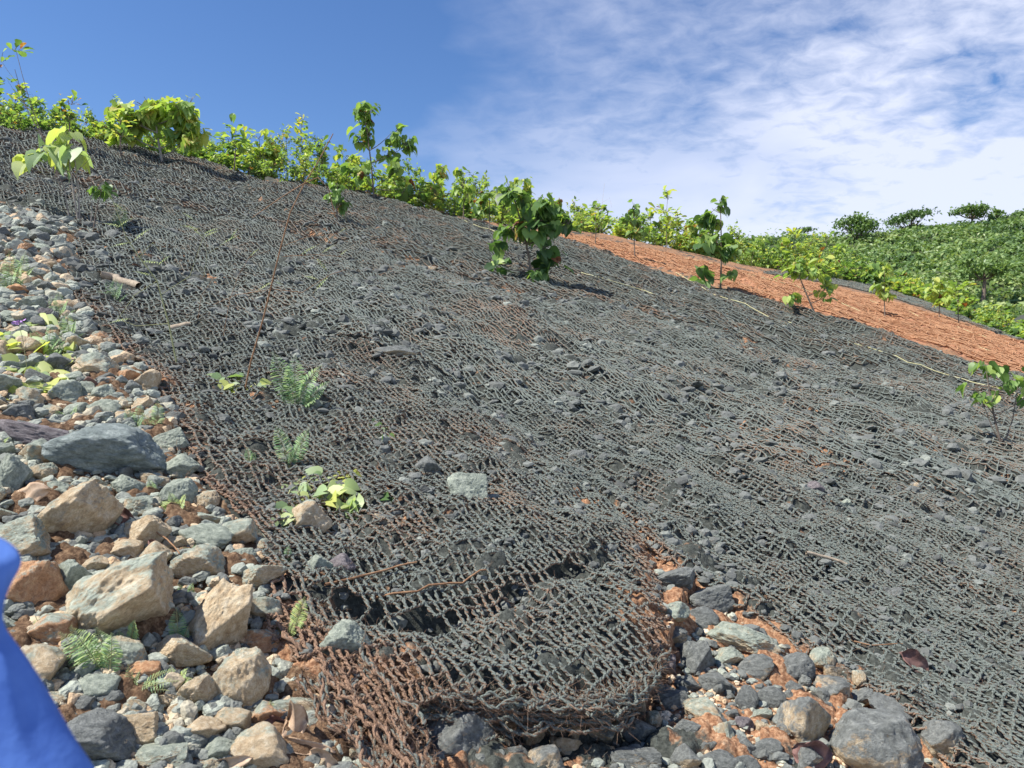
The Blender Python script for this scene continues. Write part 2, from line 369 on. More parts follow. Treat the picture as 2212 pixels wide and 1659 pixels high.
BAMBOO = simple('bamboo', (0.42, 0.40, 0.20), (0.62, 0.58, 0.34), 8); DRY = simple('dry_wood', (0.20, 0.16, 0.12), (0.42, 0.35, 0.26), 60)
STRAW = simple('straw', (0.42, 0.33, 0.22), (0.62, 0.52, 0.38), 60); DEADT = simple('dead_leaf_tan', (0.34, 0.22, 0.14), (0.55, 0.42, 0.30), 40)
DEADR = simple('dead_leaf_brown', (0.10, 0.05, 0.045), (0.24, 0.14, 0.12), 40); PETAL = simple('petal', (0.35, 0.2, 0.5), (0.5, 0.3, 0.62), 20)
CLOTH = simple('blue_cloth', (0.05, 0.12, 0.40), (0.11, 0.22, 0.56), 14, 0.98, 0.6, 0.004)
SOIL = soil_mat()
NETG = rope_mat('slurry_coated_coir', (0.07, 0.083, 0.074), (0.245, 0.275, 0.248), (0.10, 0.06, 0.04), (0.42, 0.275, 0.19), 0.32)
NETO = rope_mat('fresh_coir', (0.12, 0.11, 0.10), (0.25, 0.24, 0.23), (0.27, 0.13, 0.07), (0.58, 0.34, 0.20), 1.25)
GRAV = gravel_mat()

# ------------------------------------------------------------------ ground
def build_ground():
    us = np.concatenate([np.linspace(-3.5, -0.86, 60)[:-1], np.linspace(-0.86, 0.86, 900), np.linspace(0.86, 3.5, 60)[1:]])
    ys = np.concatenate([np.geomspace(0.35, 1.3, 30)[:-1], np.geomspace(1.3, 8, 640)[:-1], np.geomspace(8, 34, 330)[:-1], np.geomspace(34, 1200, 50)])
    U, Yg = np.meshgrid(us, ys); X = U * Yg; Z = H(X, Yg, 2)
    V = np.stack([X, Yg, Z + Z0], -1).reshape(-1, 3)
    n, m = len(ys), len(us); idx = np.arange(n * m).reshape(n, m)
    q = np.stack([idx[:-1, :-1], idx[:-1, 1:], idx[1:, 1:], idx[1:, :-1]], -1).reshape(-1, 4)
    Xf, Yf = V[:, 0], V[:, 1]
    s1 = inpoly(Xf, Yf, SHEET1); s2 = inpoly(Xf, Yf, SHEET2) | inpoly(Xf, Yf, FARNET); so_ = inpoly(Xf, Yf, ORANGE); pile = inpoly(Xf, Yf, PILE)
    coat = np.where(s1 | s2, 0.78, 0.45)
    seam, _ = seg_dist(Xf, Yf, S3); seam4, sg4 = seg_dist(Xf, Yf, S4); s1d, _ = seg_dist(Xf, Yf, S1); s2d, _ = seg_dist(Xf, Yf, S2); s5d, _ = seg_dist(Xf, Yf, S5)
    sld, _ = seg_dist(Xf, Yf, SL); coat = coat - 0.35 * np.exp(-sld / 0.12) * .5 - 0.22 * np.clip(fbm2(Xf / 0.9 + 4, Yf / 0.9, 3, 19), 0, 1)
    coat = coat - 0.5 * np.exp(-seam / 0.10) - 0.45 * np.exp(-seam4 / 0.10) * (sg4 < 0) - 0.25 * np.exp(-seam4 / 0.06)  - 0.5 * np.exp(-s5d / 0.16)
    free = ~(s1 | s2 | pile | so_)
    low = free & (Yf < 2.6) & (Xf < 0.45)
    coat = np.where(low, coat + 0.30, np.where(free, coat + .04, coat))
    coat = np.where(pile, 0.08, coat)
    coat = coat + 0.22 * fbm2(Xf / 0.5, Yf / 0.5, 3, 55)
    coat = np.where(Yf > 20, coat - 0.05, coat)
    tan = np.where(pile, 0.8, 0.15)
    o = mk('ground', V, q, SOIL, None, True, {'coat': coat, 'tan': tan, 'fresh': so_.astype(float) * 0.9})
    o['kind'] = 'structure'
build_ground()

# ------------------------------------------------------------------ nets
def net(name, label, poly, mat, group, zones, orange=False, seed=0):
    mb = MB()
    for zi, (y0, y1, cp, cq, rad, sides, k) in enumerate(zones):
        # the node lattice of one stretch of the sheet
        cx = [(-0.86 * y0, y0), (0.86 * y0, y0), (-0.86 * y1, y1), (0.86 * y1, y1)]
        P = np.array([(x * D1[0] + y * D1[1], x * D2[0] + y * D2[1]) for x, y in cx])
        ps = np.arange(math.floor(P[:, 0].min() / cp), math.ceil(P[:, 0].max() / cp)); qs = np.arange(math.floor(P[:, 1].min() / cq), math.ceil(P[:, 1].max() / cq))
        I, J = np.meshgrid(ps, qs, indexing='ij')
        par = np.where((I + J) % 2 == 0, 1, -1)
        p = I * cp; q = J * cq
        z_amp = 0.07 + 0.05 * vn2(p / 1.5, q / 1.5, seed + 3)
        qq = q + par * cq * z_amp
        pp = p + cp * 0.3 * vn2(p / (cp * 1.7), q / (cq * 1.7), seed + 4); qq = qq + cq * 0.3 * vn2(p / (cp * 1.7), q / (cq * 1.7), seed + 5)
        pp = pp + 0.06 * fbm2(p / 0.5, q / 0.45, 2, seed + 6); qq = qq + 0.075 * fbm2(p / 0.6, q / 0.4, 2, seed + 7)
        X = pp * D1[0] + qq * D2[0]; Y = pp * D1[1] + qq * D2[1]
        dom = (Y > y0) & (Y <= y1) & (np.abs(X) < 0.84 * Y + 0.1) & inpoly(X, Y, poly) & (Y < crest(X / np.maximum(Y, .3)) + 0.7)
        def lift(X, Y):
            g1 = H(X, Y, 1); g2 = H(X, Y, 2)
            if y0 < 3 and not orange:                     # the folded sheet juts out over the drops
                for S, wd_, of_ in ((S1, .03, .09), (S2, .035, .13)):
                    dd_, ss_ = seg_dist(X, Y, S); near_ = (dd_ * ss_ > -wd_) & (dd_ * ss_ < of_)
                    up_ = g1 - lip(X, Y, S1, 0.13, 0.11, 1, .06) - lip(X, Y, S2, 0.20, 0.30, 1, .08); g1 = np.where(near_, up_ - np.maximum(of_ * .7 - dd_ * ss_, 0) ** 2 * 2.6 + .008 * fbm2(X / .13, Y / .13, 2, 61), g1); g2 = np.where(near_, g1, g2)
            bury = 0.035 * np.clip(fbm2(X / 0.45, Y / 0.45, 3, seed + 33) - 0.12, 0, 1) * (2.2 if y1 > 6 else 1.2)
            return np.maximum(g1 + 0.004, g2 * 0.75 + g1 * 0.25) - bury + rad * 1.2 + 0.017 * (1 + fbm2(X / 0.11, Y / 0.11, 2, seed + 9)) * (1 if y1 < 6 else 1.4)
        Zn = lift(X, Y) 
        def segs(i0, j0, i1, j1, drop):
            a = (slice(None, I.shape[0] - i1 + i0) if i1 > i0 else slice(None)); b = (slice(None, I.shape[1] - (j1 - j0)) if j1 > j0 else slice(None))
            a2 = slice(1, None) if i1 > i0 else slice(None); b2 = slice(1, None) if j1 > j0 else slice(None)
            m = dom[a, b] & dom[a2, b2] & (_h(I[a, b], J[a, b], 7 + i1, seed) > drop)
            A = np.stack([X[a, b][m], Y[a, b][m], Zn[a, b][m]], -1); Bp = np.stack([X[a2, b2][m], Y[a2, b2][m], Zn[a2, b2][m]], -1)
            kk = np.abs(A[:, 2] - Bp[:, 2]) < (0.042 if y0 < 3 else 9); A = A[kk]; Bp = Bp[kk]; n = len(A)
            if n == 0: return
            ts = np.linspace(0, 1, k); pts = A[:, None] * (1 - ts)[None, :, None] + Bp[:, None] * ts[None, :, None]
            wob = RS.uniform(-1, 1, (n, k, 3)) * rad * (0.35 if k > 6 else 0.7); wob[:, 0] = 0; wob[:, -1] = 0
            pts = pts + wob
            sag = np.sin(ts * math.pi)[None, :] * RS.uniform(-0.4, 1.0, (n, 1)) * rad * 1.0
            pts[:, :, 2] += -sag
            if k > 2:
                gm = H(pts[:, 1:-1, 0], pts[:, 1:-1, 1], 1); pts[:, 1:-1, 2] = np.maximum(pts[:, 1:-1, 2], gm + rad * 0.5)
            rr = rad * RS.uniform(0.65, 1.25, (n, k)) * (1.0 if i1 > i0 else 0.9); rr[:, 0] *= 1.1; rr[:, -1] *= 1.1
            if k > 6:                                     # near the eye the rope shows its two twisted plies
                Tn = (pts[:, -1] - pts[:, 0]); Tn /= np.linalg.norm(Tn, axis=1)[:, None] + 1e-9
                Sd = np.cross(Tn, (0, 0, 1.0)); Sd /= np.linalg.norm(Sd, axis=1)[:, None] + 1e-9; Ud = np.cross(Sd, Tn)
                ph = RS.uniform(0, 6.28, (n, 1)) + ts[None] * 7.5; off = (np.cos(ph)[..., None] * Sd[:, None] + np.sin(ph)[..., None] * Ud[:, None]) * rad * 0.62
                pts = np.concatenate([pts + off, pts - off]); rr = np.concatenate([rr, rr[:, ::-1]]) * 0.82 * RS.uniform(0.85, 1.2, (2 * n, k))
            v, f = tubes(pts, rr, sides)
            mx, my = v[:, 0], v[:, 1]
            coat = 0.52 + 0.3 * fbm2(mx / 0.35, my / 0.35, 2, 77) - 0.3 * np.clip(fbm2(mx / 0.9 + 4, my / 0.9, 3, 19), 0, 1) - (.10 if y1 < 6 and seed == 100 else 0)
            if not orange:
                if seed == 200: d, _ = seg_dist(mx, my, ORANGE[:5]); coat = coat - 0.6 * np.exp(-d / .35) * (0.6 + 0.6 * vn2(mx / .3, my / .3, 8))
                for S, wdt, am in ((SL, .10 if y1 < 6 else .16, .28), (S5, 0.20, 0.65), (S2, 0.04, 0.15), (S3, 0.10, 0.45), (S1, 0.05, 0.15), (S4, 0.06, 0.3)):
                    d, _ = seg_dist(mx, my, S); coat = coat - am * np.exp(-(d / wdt) ** 2)
            v[:, 2] += Z0
            mb.add(v, f, coat=coat)
        segs(0, 0, 1, 0, 0.04); segs(0, 0, 0, 1, 0.10 if y1 < 6 else 0.2)
        if zi == 0 and not orange:       # loose hairs standing off the rope
            m = dom & (Y < 4.2); A = np.stack([X[m], Y[m], Zn[m]], -1); A = np.repeat(A, 3, 0); n = len(A)
            if n:
                d = RS.normal(0, 1, (n, 3)); d[:, 2] = np.abs(d[:, 2]) * 0.5; d /= np.linalg.norm(d, axis=1)[:, None]
                A = A + RS.normal(0, 0.008, (n, 3)) * (1, 1, 0.3); ln = RS.uniform(0.008, 0.03, (n, 1)); bend = RS.normal(0, 0.25, (n, 3))
                pts = np.stack([A, A + d * ln * 0.5, A + (d + bend) * ln], 1); v, f = tubes(pts, np.tile([0.0007, 0.0006, 0.0003], (n, 1)), 3)
                v[:, 2] += Z0; mb.add(v, f, coat=np.full(len(v), 0.1))
    o = mb.build(name, mat)
    tag(o, label, 'netting', group)
    return o
def strands(S, n, spread, up, rad, coat, seed, amp=.02, inn=0.0, k=60):
    r = np.random.RandomState(seed); mb = MB(); S = np.array(S); d = np.concatenate([[0], np.cumsum(np.hypot(*np.diff(S, axis=0).T))])
    for i in range(n):
        a = r.uniform(0, .75) * d[-1]; b = min(d[-1], a + r.uniform(.12, .6)); t = np.linspace(a, b, k)
        x = np.interp(t, d, S[:, 0]); y = np.interp(t, d, S[:, 1]); dx = np.gradient(x); dy = np.gradient(y); ln = np.hypot(dx, dy); nx, ny = -dy / ln, dx / ln
        off = inn + r.uniform(-1, 1) * spread + amp * fbm2(t / .06 + i * 7, t * 0 + i, 3, seed); x = x + nx * off; y = y + ny * off
        z = H(x, y, 0) + up[0] + (up[1] - up[0]) * r.uniform(0, 1) + amp * .8 * fbm2(t / .05 + i * 3, t * 0 + i * 2.3, 3, seed + 1) + Z0
        for ph in (0, math.pi):
            w_ = t / (rad * 9) * 6.28 + ph; P = np.stack([x + nx * np.cos(w_) * rad * .7, y + ny * np.cos(w_) * rad * .7, z + np.sin(w_) * rad * .7], -1)
            v, f = tubes(P[None], (rad * r.uniform(.6, .95, (1, k))), 6); mb.add(v, f, coat=r.uniform(*coat) + 0.2 * vn2(v[:, 0] / .03, v[:, 1] / .03, 5))
        m = 60; j = r.randint(1, k - 1, m); A = np.stack([x[j], y[j], z[j]], -1); dr = r.normal(0, 1, (m, 3)); L_ = r.uniform(.008, .03, (m, 1))
        v, f = tubes(np.stack([A, A + dr * L_ * .5, A + (dr + r.normal(0, .5, (m, 3))) * L_], 1), np.tile([.0009, .0007, .0003], (m, 1)), 3); mb.add(v, f, coat=0.0)
    return mb
G = 'erosion nets laid down the slope'
Z_NEAR = (1.0, 4.8, 0.042, 0.032, 0.0046, 5, 9); Z_MID = (4.8, 9.5, 0.054, 0.038, 0.0062, 5, 5); Z_FAR = (9.5, 34.0, 0.095, 0.066, 0.0105, 3, 3)
n1 = net('erosion_net', 'grey slurry covered rope netting in the middle, with the loose folded hem at the bottom', SHEET1, NETG, G, [Z_NEAR, Z_MID, Z_FAR], seed=100)
S5E = pl([(590, 1300), (640, 1400), (700, 1455), (770, 1530), (830, 1600), (900, 1700), (930, 1760)])
o = strands(S2, 60, .035, (-.07, .02), .0045, (.1, .8), 5, .03, .015); h_ = o.build('hem', NETG, n1)
o = strands(S5E, 46, .11, (-.03, .05), .0052, (-.35, .35), 6, .03); f_ = o.build('frayed_edge', NETG, n1); f_['label'] = 'brown frayed rope ends bunched along the lower left edge'
o = strands(SL[3:], 60, .05, (.0, .05), .0052, (.0, .8), 16, .03); o.build('torn_edge', NETG, n1)
net('erosion_net', 'grey rope netting filling the right half of the slope above the red soil gully', SHEET2, NETG, G, [Z_NEAR, Z_MID, Z_FAR], seed=200)
net('erosion_net', 'fresh orange brown coir netting strip running down to the right edge', ORANGE, NETO, G, [(9.0, 34.0, 0.17, 0.062, 0.014, 3, 3)], True, seed=300)

net('erosion_net', 'thin far band of grey netting between the orange strip and the shrubs', FARNET, NETG, G, [(9.5, 40.0, 0.13, 0.09, 0.013, 3, 3)], seed=400)
# ------------------------------------------------------------------ stones
def ico(sub):
    bm = bmesh.new(); bmesh.ops.create_icosphere(bm, subdivisions=sub, radius=1.0)
    v = np.array([x.co[:] for x in bm.verts]); f = np.array([[x.index for x in fc.verts] for fc in bm.faces]); bm.free(); return v, f
def rock_shape(sub, seed, planes=13, sharp=14.0, rough=0.035):
    r = np.random.RandomState(seed); v, f = ico(sub)
    n = r.normal(0, 1, (planes, 3)); n /= np.linalg.norm(n, axis=1)[:, None]; d = r.uniform(0.72, 1.0, planes)
    dots = v @ n.T; q = np.maximum(dots, 0) / d          # 1/r for every plane
    inv = (np.sum(q ** sharp, axis=1) + 0.75 ** sharp) ** (1 / sharp)
    rad = 1 / inv
    for s_, a_ in ((1.6, 0.10), (4.0, 0.045), (10.0, rough), (24.0, rough * 0.5)): rad = rad * (1 + a_ * vn3(v * s_ + seed, seed))
    p = v * rad[:, None]
    p = p / np.abs(p).max(0)                              # unit half extents
    return p, f
BIG = []; SMALL = []
for i in range(14):
    p, f = rock_shape(6 if i < 8 else 5, 50 + i, planes=10 + i % 6, sharp=44 - 2 * (i % 9), rough=0.035); o = mk('stone', p, f, STONE['mixed']); BIG.append(o.data); bpy.data.objects.remove(o)
for i in range(16):
    p, f = rock_shape(4, 150 + i, planes=8 + i % 5, sharp=50, rough=.045); o = mk('stone', p, f, STONE['mixed']); SMALL.append(o.data); bpy.data.objects.remove(o)
NST = 0
OCC = []                                                    # footprints taken in the picture, to keep later stones off earlier ones
def stone(x, y, w_, h_, rot, kind, label, group=None, k=None, name='stone', sink=0.22, depth=None, big=True):
    global NST
    w_ *= 1.16 if big else 1.08; h_ *= 1.16 if big else 1.08
    hx = min(y + h_ * sink, 1720); g = hit(x, hx, 1); t = g.y; s = t / F
    u, v = ray(x, y); t2 = t + 0.06 * h_ * s; pos = Vector((u * t2, t2, v * t2 + Z0))
    me = (BIG[k % len(BIG)] if big else SMALL[k % len(SMALL)]) if k is not None else (random.choice(BIG) if big else random.choice(SMALL))
    o = bpy.data.objects.new(name, me); C.objects.link(o)
    W = w_ * s / 2; Hh = h_ * s / 2; Dp = (depth if depth else (W + Hh) / 2 * random.uniform(0.85, 1.1))
    o.scale = (W, Dp, Hh); o.rotation_euler = Euler((random.uniform(-0.15, 0.15), math.radians(rot), random.uniform(-0.2, 0.2)), 'YXZ')
    o.location = pos; o.material_slots[0].link = 'OBJECT'; o.material_slots[0].material = STONE[kind]
    tag(o, label, 'boulder' if name == 'boulder' else 'stone', group); NST += 1; OCC.append((x, y, w_ / 2, h_ / 2))
    return o
# (x, y, width, height, image-plane turn clockwise, kind, label, variant)
BOULDERS = [
    (235, 980, 222, 118, 8, 'slate', 'broad flat grey green boulder at the left, dark gap beneath it', 0),
    (150, 1128, 190, 120, -38, 'mixed', 'large tan and grey green boulder just below the flat grey one', 1),
    (35, 1175, 150, 90, -22, 'mixed', 'tan boulder cut by the left edge above the blue cloth', 6),
    (262, 1308, 300, 150, -42, 'tan', 'longest pale tan boulder, lying diagonally in the lower left', 2),
    (88, 1275, 118, 135, 15, 'ochre', 'rusty brown broken boulder beside the blue cloth', 3),
    (150, 1262, 85, 130, 12, 'green', 'grey green boulder leaning on the rusty broken one', 4),
    (478, 1340, 112, 190, 24, 'tan', 'tall ochre boulder leaning at the left edge of the net', 5),
    (516, 1470, 128, 132, 0, 'tan', 'round granular tan boulder below the tall leaning one', 7),
    (420, 1500, 88, 84, -25, 'tan', 'smaller smooth tan boulder left of the round granular one', 1),
    (190, 1600, 190, 110, 12, 'dark', 'flat dark grey slab at the bottom beside the blue cloth', 0),
    (1000, 1600, 158, 120, 6, 'grey', 'large grey boulder in the hollow under the folded net hem', 3),
    (1868, 1612, 195, 150, 4, 'grey', 'biggest speckled grey green boulder at the bottom right', 7),
    (1608, 1380, 138, 56, 14, 'mixed', 'long low tan and grey stone lying across the red soil', 2),
    (1505, 1422, 66, 84, 0, 'dark', 'dark upright triangular stone in the red soil gully', 5),
    (1378, 1580, 100, 64, 12, 'dark', 'dark wet looking stone under the right end of the hem', 4),
    (1725, 1560, 90, 110, 40, 'grey', 'brown grey slab leaning left of the biggest speckled boulder', 6),
]
for i, (x, y, w_, h_, r, kd, lb, k) in enumerate(BOULDERS): stone(x, y, w_, h_, r, kd, lb, k=k, name='boulder')
STONES = [
    (445, 1162, 98, 58, 10, 'green', 'flat grey green stone left of the net, above the tan cobbles'),
    (520, 1155, 80, 60, -12, 'mixed', 'cream and grey stone touching the torn net edge'),
    (435, 1120, 110, 34, 6, 'mixed', 'long thin stone over the flat grey green one'),
    (265, 1193, 78, 48, 8, 'tan', 'tan cobble above the long diagonal boulder'),
    (205, 1228, 64, 44, -28, 'tan', 'pale slanting cobble between the big boulders'),
    (252, 1232, 62, 46, 8, 'tan', 'orange tan cobble right of the slanting cobble'),
    (335, 1203, 66, 58, -10, 'mixed', 'pale cobble under the curled dark leaf'),
    (225, 1268, 54, 36, -14, 'tan', 'small oval cobble left of the long diagonal boulder'),
    (85, 938, 130, 46, 16, 'purple', 'dark purple grey slab left above the flat grey boulder'),
    (85, 985, 74, 66, 0, 'mixed', 'tan and grey stone at the left tip of the flat boulder'),
    (30, 1035, 66, 100, 10, 'green', 'grey green stone standing at the left edge'),
    (85, 1023, 70, 42, -5, 'mixed', 'rounded stone above the big tan dead leaf'),
    (118, 1060, 74, 38, -6, 'green', 'pale green stone right of the big tan dead leaf'),
    (228, 855, 50, 44, 0, 'green', 'round grey green stone above the flat boulder'),
    (225, 888, 60, 48, 8, 'green', 'blocky grey green stone right above the flat boulder'),
    (170, 895, 56, 44, -14, 'green', 'pale stone left of the blocky grey green one'),
    (275, 818, 54, 50, 0, 'ochre', 'orange stone with a grey cap near the net edge'),
    (316, 828, 48, 58, 12, 'mixed', 'grey and orange stone right of the grey capped one'),
    (236, 830, 38, 30, -10, 'ochre', 'small orange stone left of the grey capped one'),
    (310, 880, 50, 46, 0, 'mixed', 'stone behind the small ferns right of the flat boulder'),
    (330, 905, 46, 50, 0, 'mixed', 'tan and grey stone beside the net corner'),
    (68, 660, 52, 50, 0, 'green', 'cube like pale green stone on the upper left pile'),
    (100, 685, 26, 34, 0, 'purple', 'dark upright stone beside the cube like one'),
    (40, 632, 56, 36, 0, 'ochre', 'rounded orange topped stone on the left pile'),
    (28, 688, 70, 30, 0, 'green', 'flat mint coloured stone at the left pile edge'),
    (55, 545, 26, 42, 18, 'ochre', 'upright orange stone in the top left pile'),
    (95, 540, 50, 22, 14, 'green', 'pale flat stone at the top left pile edge'),
    (50, 505, 50, 26, 20, 'green', 'blue green stone in the top left pile'),
    (240, 512, 34, 30, 0, 'dark', 'round dark stone on the net below the pale leaved sapling'),
    (202, 517, 28, 26, 0, 'dark', 'smaller dark stone left of the round dark one'),
    (398, 636, 32, 26, 0, 'grey', 'light grey block on the netting in the upper left'),
    (660, 1132, 88, 76, -30, 'tan', 'pink tan angular stone under the yellow green vine'),
    (742, 1390, 96, 86, -8, 'green', 'angular blue green stone on the brown frayed net'),
    (683, 1230, 68, 56, -28, 'green', 'smooth grey green stone on the netting below the vine'),
    (735, 1225, 62, 52, 0, 'purple', 'purple grey stone right of the smooth grey green one'),
    (780, 1210, 40, 36, 0, 'grey', 'small grey stone right of the purple one'),
    (1012, 1060, 78, 72, 0, 'green', 'rounded grey green stone bulging up through the net'),
    (922, 1010, 52, 44, 0, 'dark', 'small dark boulder sitting on the net in the centre'),
    (825, 1128, 56, 38, -8, 'grey', 'dark stone right of the vine leaves'),
    (1242, 990, 52, 36, 0, 'dark', 'dark stone showing through the net in mid slope'),
    (850, 762, 90, 26, -4, 'grey', 'flat grey stone under the net high in the centre'),
    (1462, 1322, 66, 44, 0, 'mixed', 'pale speckled stone at the top of the red gully'),
    (1512, 1338, 66, 50, 10, 'dark', 'dark grey stone touching the long low stone'),
    (1440, 1440, 48, 54, 0, 'purple', 'blocky purple grey stone left of the triangular one'),
    (1412, 1400, 44, 50, 0, 'purple', 'brown stone tucked against the right net hem'),
    (1795, 1492, 76, 48, 6, 'grey', 'egg shaped grey stone with pale spots in the red soil'),
    (1930, 1535, 120, 40, 20, 'dark', 'long dark stone above the biggest speckled boulder'),
    (1150, 1572, 50, 84, 8, 'mixed', 'upright grey and cream stone right of the hollow boulder'),
    (1235, 1565, 32, 70, 0, 'mixed', 'narrow upright stone under the net hem'),
    (1108, 1560, 52, 40, -14, 'grey', 'grey wedge stone right beside the hollow boulder'),
    (1375, 1638, 100, 50, 2, 'grey', 'cream spotted grey stone at the bottom centre'),
    (1480, 1642, 60, 56, 0, 'grey', 'rough grey stone at the bottom edge right of centre'),
    (1378, 1528, 34, 42, 24, 'mixed', 'egg shaped pale stone right of the net hem'),
    (1408, 1556, 36, 36, 0, 'mixed', 'small pale stone below the egg shaped one'),
    (1565, 1590, 44, 62, 0, 'mixed', 'pale upright stone in the lower gully'),
    (1610, 1565, 44, 32, 20, 'purple', 'purple oval stone in the lower gully'),
    (1610, 1515, 46, 60, 0, 'dark', 'dark stone below the triangular one'),
    (1855, 1470, 26, 40, 0, 'mixed', 'small upright stone under the right net edge'),
    (1700, 1580, 60, 40, 0, 'grey', 'grey stone in the bottom right rubble'),
    (2035, 1600, 80, 70, 0, 'grey', 'square grey stone right of the biggest boulder'),
    (2105, 1385, 42, 36, 0, 'grey', 'brown and grey stone caught in the right netting'),
    (1775, 1310, 62, 24, 18, 'purple', 'shiny purple stone under the right netting'),
    (1755, 1056, 40, 30, 0, 'purple', 'striped pink grey stone on the right slope'),
    (1825, 1092, 26, 30, -20, 'green', 'white green angular stone on the right slope'),
    (300, 1572, 96, 70, -6, 'tan', 'crumbly tan cobble at the bottom left'),
    (432, 1582, 98, 52, -14, 'tan', 'long tan cobble at the bottom left of the dry leaves'),
    (345, 1632, 130, 50, -8, 'mixed', 'green grey topped cobble at the very bottom left'),
    (252, 1578, 46, 46, 0, 'tan', 'small tan cobble on the dark slab'),
    (385, 1545, 44, 46, -12, 'tan', 'pale pointed cobble in the bottom cobbles'),
    (290, 1540, 66, 54, -20, 'mixed', 'pale grey cobble below the fern tuft'),
    (240, 1620, 60, 60, 0, 'mixed', 'grey green cobble at the corner of the dark slab'),
    (182, 1528, 50, 44, 0, 'grey', 'dark rounded cobble beside the cloth edge'),
    (148, 1505, 46, 40, 10, 'green', 'pale green cobble beside the cloth edge'),
    (178, 1455, 50, 56, 14, 'green', 'grey green wedge at the foot of the long boulder'),
    (125, 1435, 40, 44, 24, 'purple', 'purple grey cobble by the cloth'),
    (312, 1498, 54, 34, -10, 'purple', 'dark purple cobble under the fern tuft'),
    (465, 1620, 80, 46, -16, 'green', 'grey green cobble left of the dry leaves'),
    (690, 1490, 44, 60, 20, 'tan', 'cream stone under the brown frayed ropes'),
    (640, 1530, 90, 50, 8, 'tan', 'pinkish stone below the frayed brown ropes'),
    (795, 1440, 36, 36, 0, 'mixed', 'round pale stone held in the frayed net'),
    (1310, 1625, 40, 34, 0, 'tan', 'small tan stone at the bottom centre'),
]
for i, (x, y, w_, h_, r, kd, lb) in enumerate(STONES): stone(x, y, w_, h_, r, kd, lb, k=i * 5 + 8)
# the rest of the pile, filled in gap by gap
MARKS = [(235, 980, 'the broad flat grey boulder'), (150, 1128, 'the tan boulder under the flat one'), (35, 1175, 'the tan boulder cut by the left edge'), (262, 1308, 'the long diagonal boulder'), (88, 1275, 'the rusty broken boulder'),
         (478, 1340, 'the tall leaning ochre boulder'), (516, 1470, 'the round granular boulder'), (420, 1500, 'the smooth smaller tan boulder'), (190, 1600, 'the flat dark slab'), (1000, 1600, 'the boulder in the hollow'), (1868, 1612, 'the biggest speckled boulder'),
         (1608, 1380, 'the long low stone'), (1505, 1422, 'the triangular stone'), (1378, 1580, 'the dark wet looking stone'), (445, 1162, 'the flat stone above the cobbles'), (85, 938, 'the purple grey slab'), (275, 818, 'the grey capped orange stone'), (225, 888, 'the blocky grey green stone'),
         (68, 660, 'the cube like stone'), (40, 505, 'the blue green stone of the top left heap'), (60, 545, 'the upright orange stone'), (250, 615, 'the grey log'), (640, 860, 'the tall feathery fern'), (672, 1085, 'the yellow green vine'), (742, 1390, 'the angular blue green stone'), (1012, 1060, 'the rounded stone bulging up through the net'),
         (922, 1010, 'the dark stone in the centre'), (1242, 990, 'the dark mid slope stone'), (1755, 1056, 'the striped pink grey stone'), (2168, 965, 'the nearest right sapling'), (1150, 602, 'the dark shaded sapling'), (1775, 1310, 'the shiny purple stone'), (2105, 1385, 'the stone caught in the right netting'), (1556, 640, 'the slender sapling'), (1250, 1565, 'the narrow upright stone'),
         (1795, 1492, 'the egg shaped spotted stone'), (300, 1572, 'the crumbly tan cobble'), (2035, 1600, 'the square grey stone'), (30, 820, 'the left edge creeper'), (640, 1560, 'the dead leaf litter')]
def fill(region, n, smin, smax, kinds, label, group, limit):
    cnt = 0; tries = 0; sizes = sorted([random.uniform(smin, smax) * random.choice((0.6, 0.8, 1, 1, 1.25)) for _ in range(n)], reverse=True)
    while cnt < n and tries < 6000:
        tries += 1
        x0, y0, x1, y1 = region; x = random.uniform(x0, x1); y = random.uniform(y0, y1)
        if not limit(x, y): continue
        persp = 0.45 + 0.55 * min(1, max(0, (y - 450) / 900))
        w_ = sizes[cnt] * persp * (1 - .4 * tries / 6000); h_ = w_ * random.uniform(0.55, 0.85)
        if any(((x - a) / (c * .92 + w_ * 0.30)) ** 2 + ((y - b) / (d * .92 + h_ * 0.30)) ** 2 < 1 for a, b, c, d in OCC): continue
        kd = random.choice(kinds); cn = {'tan': 'tan', 'mixed': 'tan and grey green', 'green': 'grey green', 'ochre': 'orange brown', 'grey': 'slurry coated grey', 'dark': 'dark grey', 'purple': 'purple grey'}[kd]
        lm = min(MARKS, key=lambda q: (q[0] - x) ** 2 + (q[1] - y) ** 2); dx, dy = x - lm[0], y - lm[1]
        rel = ('right of' if dx > 0 else 'left of') if abs(dx) > abs(dy) else ('below' if dy > 0 else 'above')
        szn = 'tiny' if w_ < 22 else 'small' if w_ < 34 else 'middling' if w_ < 48 else 'large'
        lab = '%s %s stone %s %s' % (szn, {'slurry coated grey': 'coated grey', 'tan and grey green': 'two toned'}.get(cn, cn), rel, lm[2])
        stone(x, y, w_, h_, random.uniform(-25, 25), kd, lab, group, k=random.randrange(64), big=w_ > 45); cnt += 1
IMG_PILE = np.array([(-30, 442), (0, 442), (80, 452), (165, 500), (150, 560), (135, 600), (200, 740), (330, 830), (372, 900), (392, 1000), (440, 1080), (560, 1180), (575, 1300), (562, 1400),
           (640, 1460), (720, 1500), (770, 1560), (860, 1659), (-30, 1659)], float)
def in_pile(x, y): return bool(inpoly(np.array([x]), np.array([y]), IMG_PILE)[0])
fill((-20, 445, 180, 740), 52, 34, 66, ['green', 'mixed', 'tan', 'green', 'ochre'], 'small %s stone in the heap at the upper left edge', 'stones of the upper left heap', in_pile)
fill((-20, 740, 400, 1080), 50, 50, 100, ['green', 'mixed', 'mixed', 'green', 'dark', 'tan'], '%s stone among those around the flat grey green boulder', 'stones around the flat boulder', in_pile)
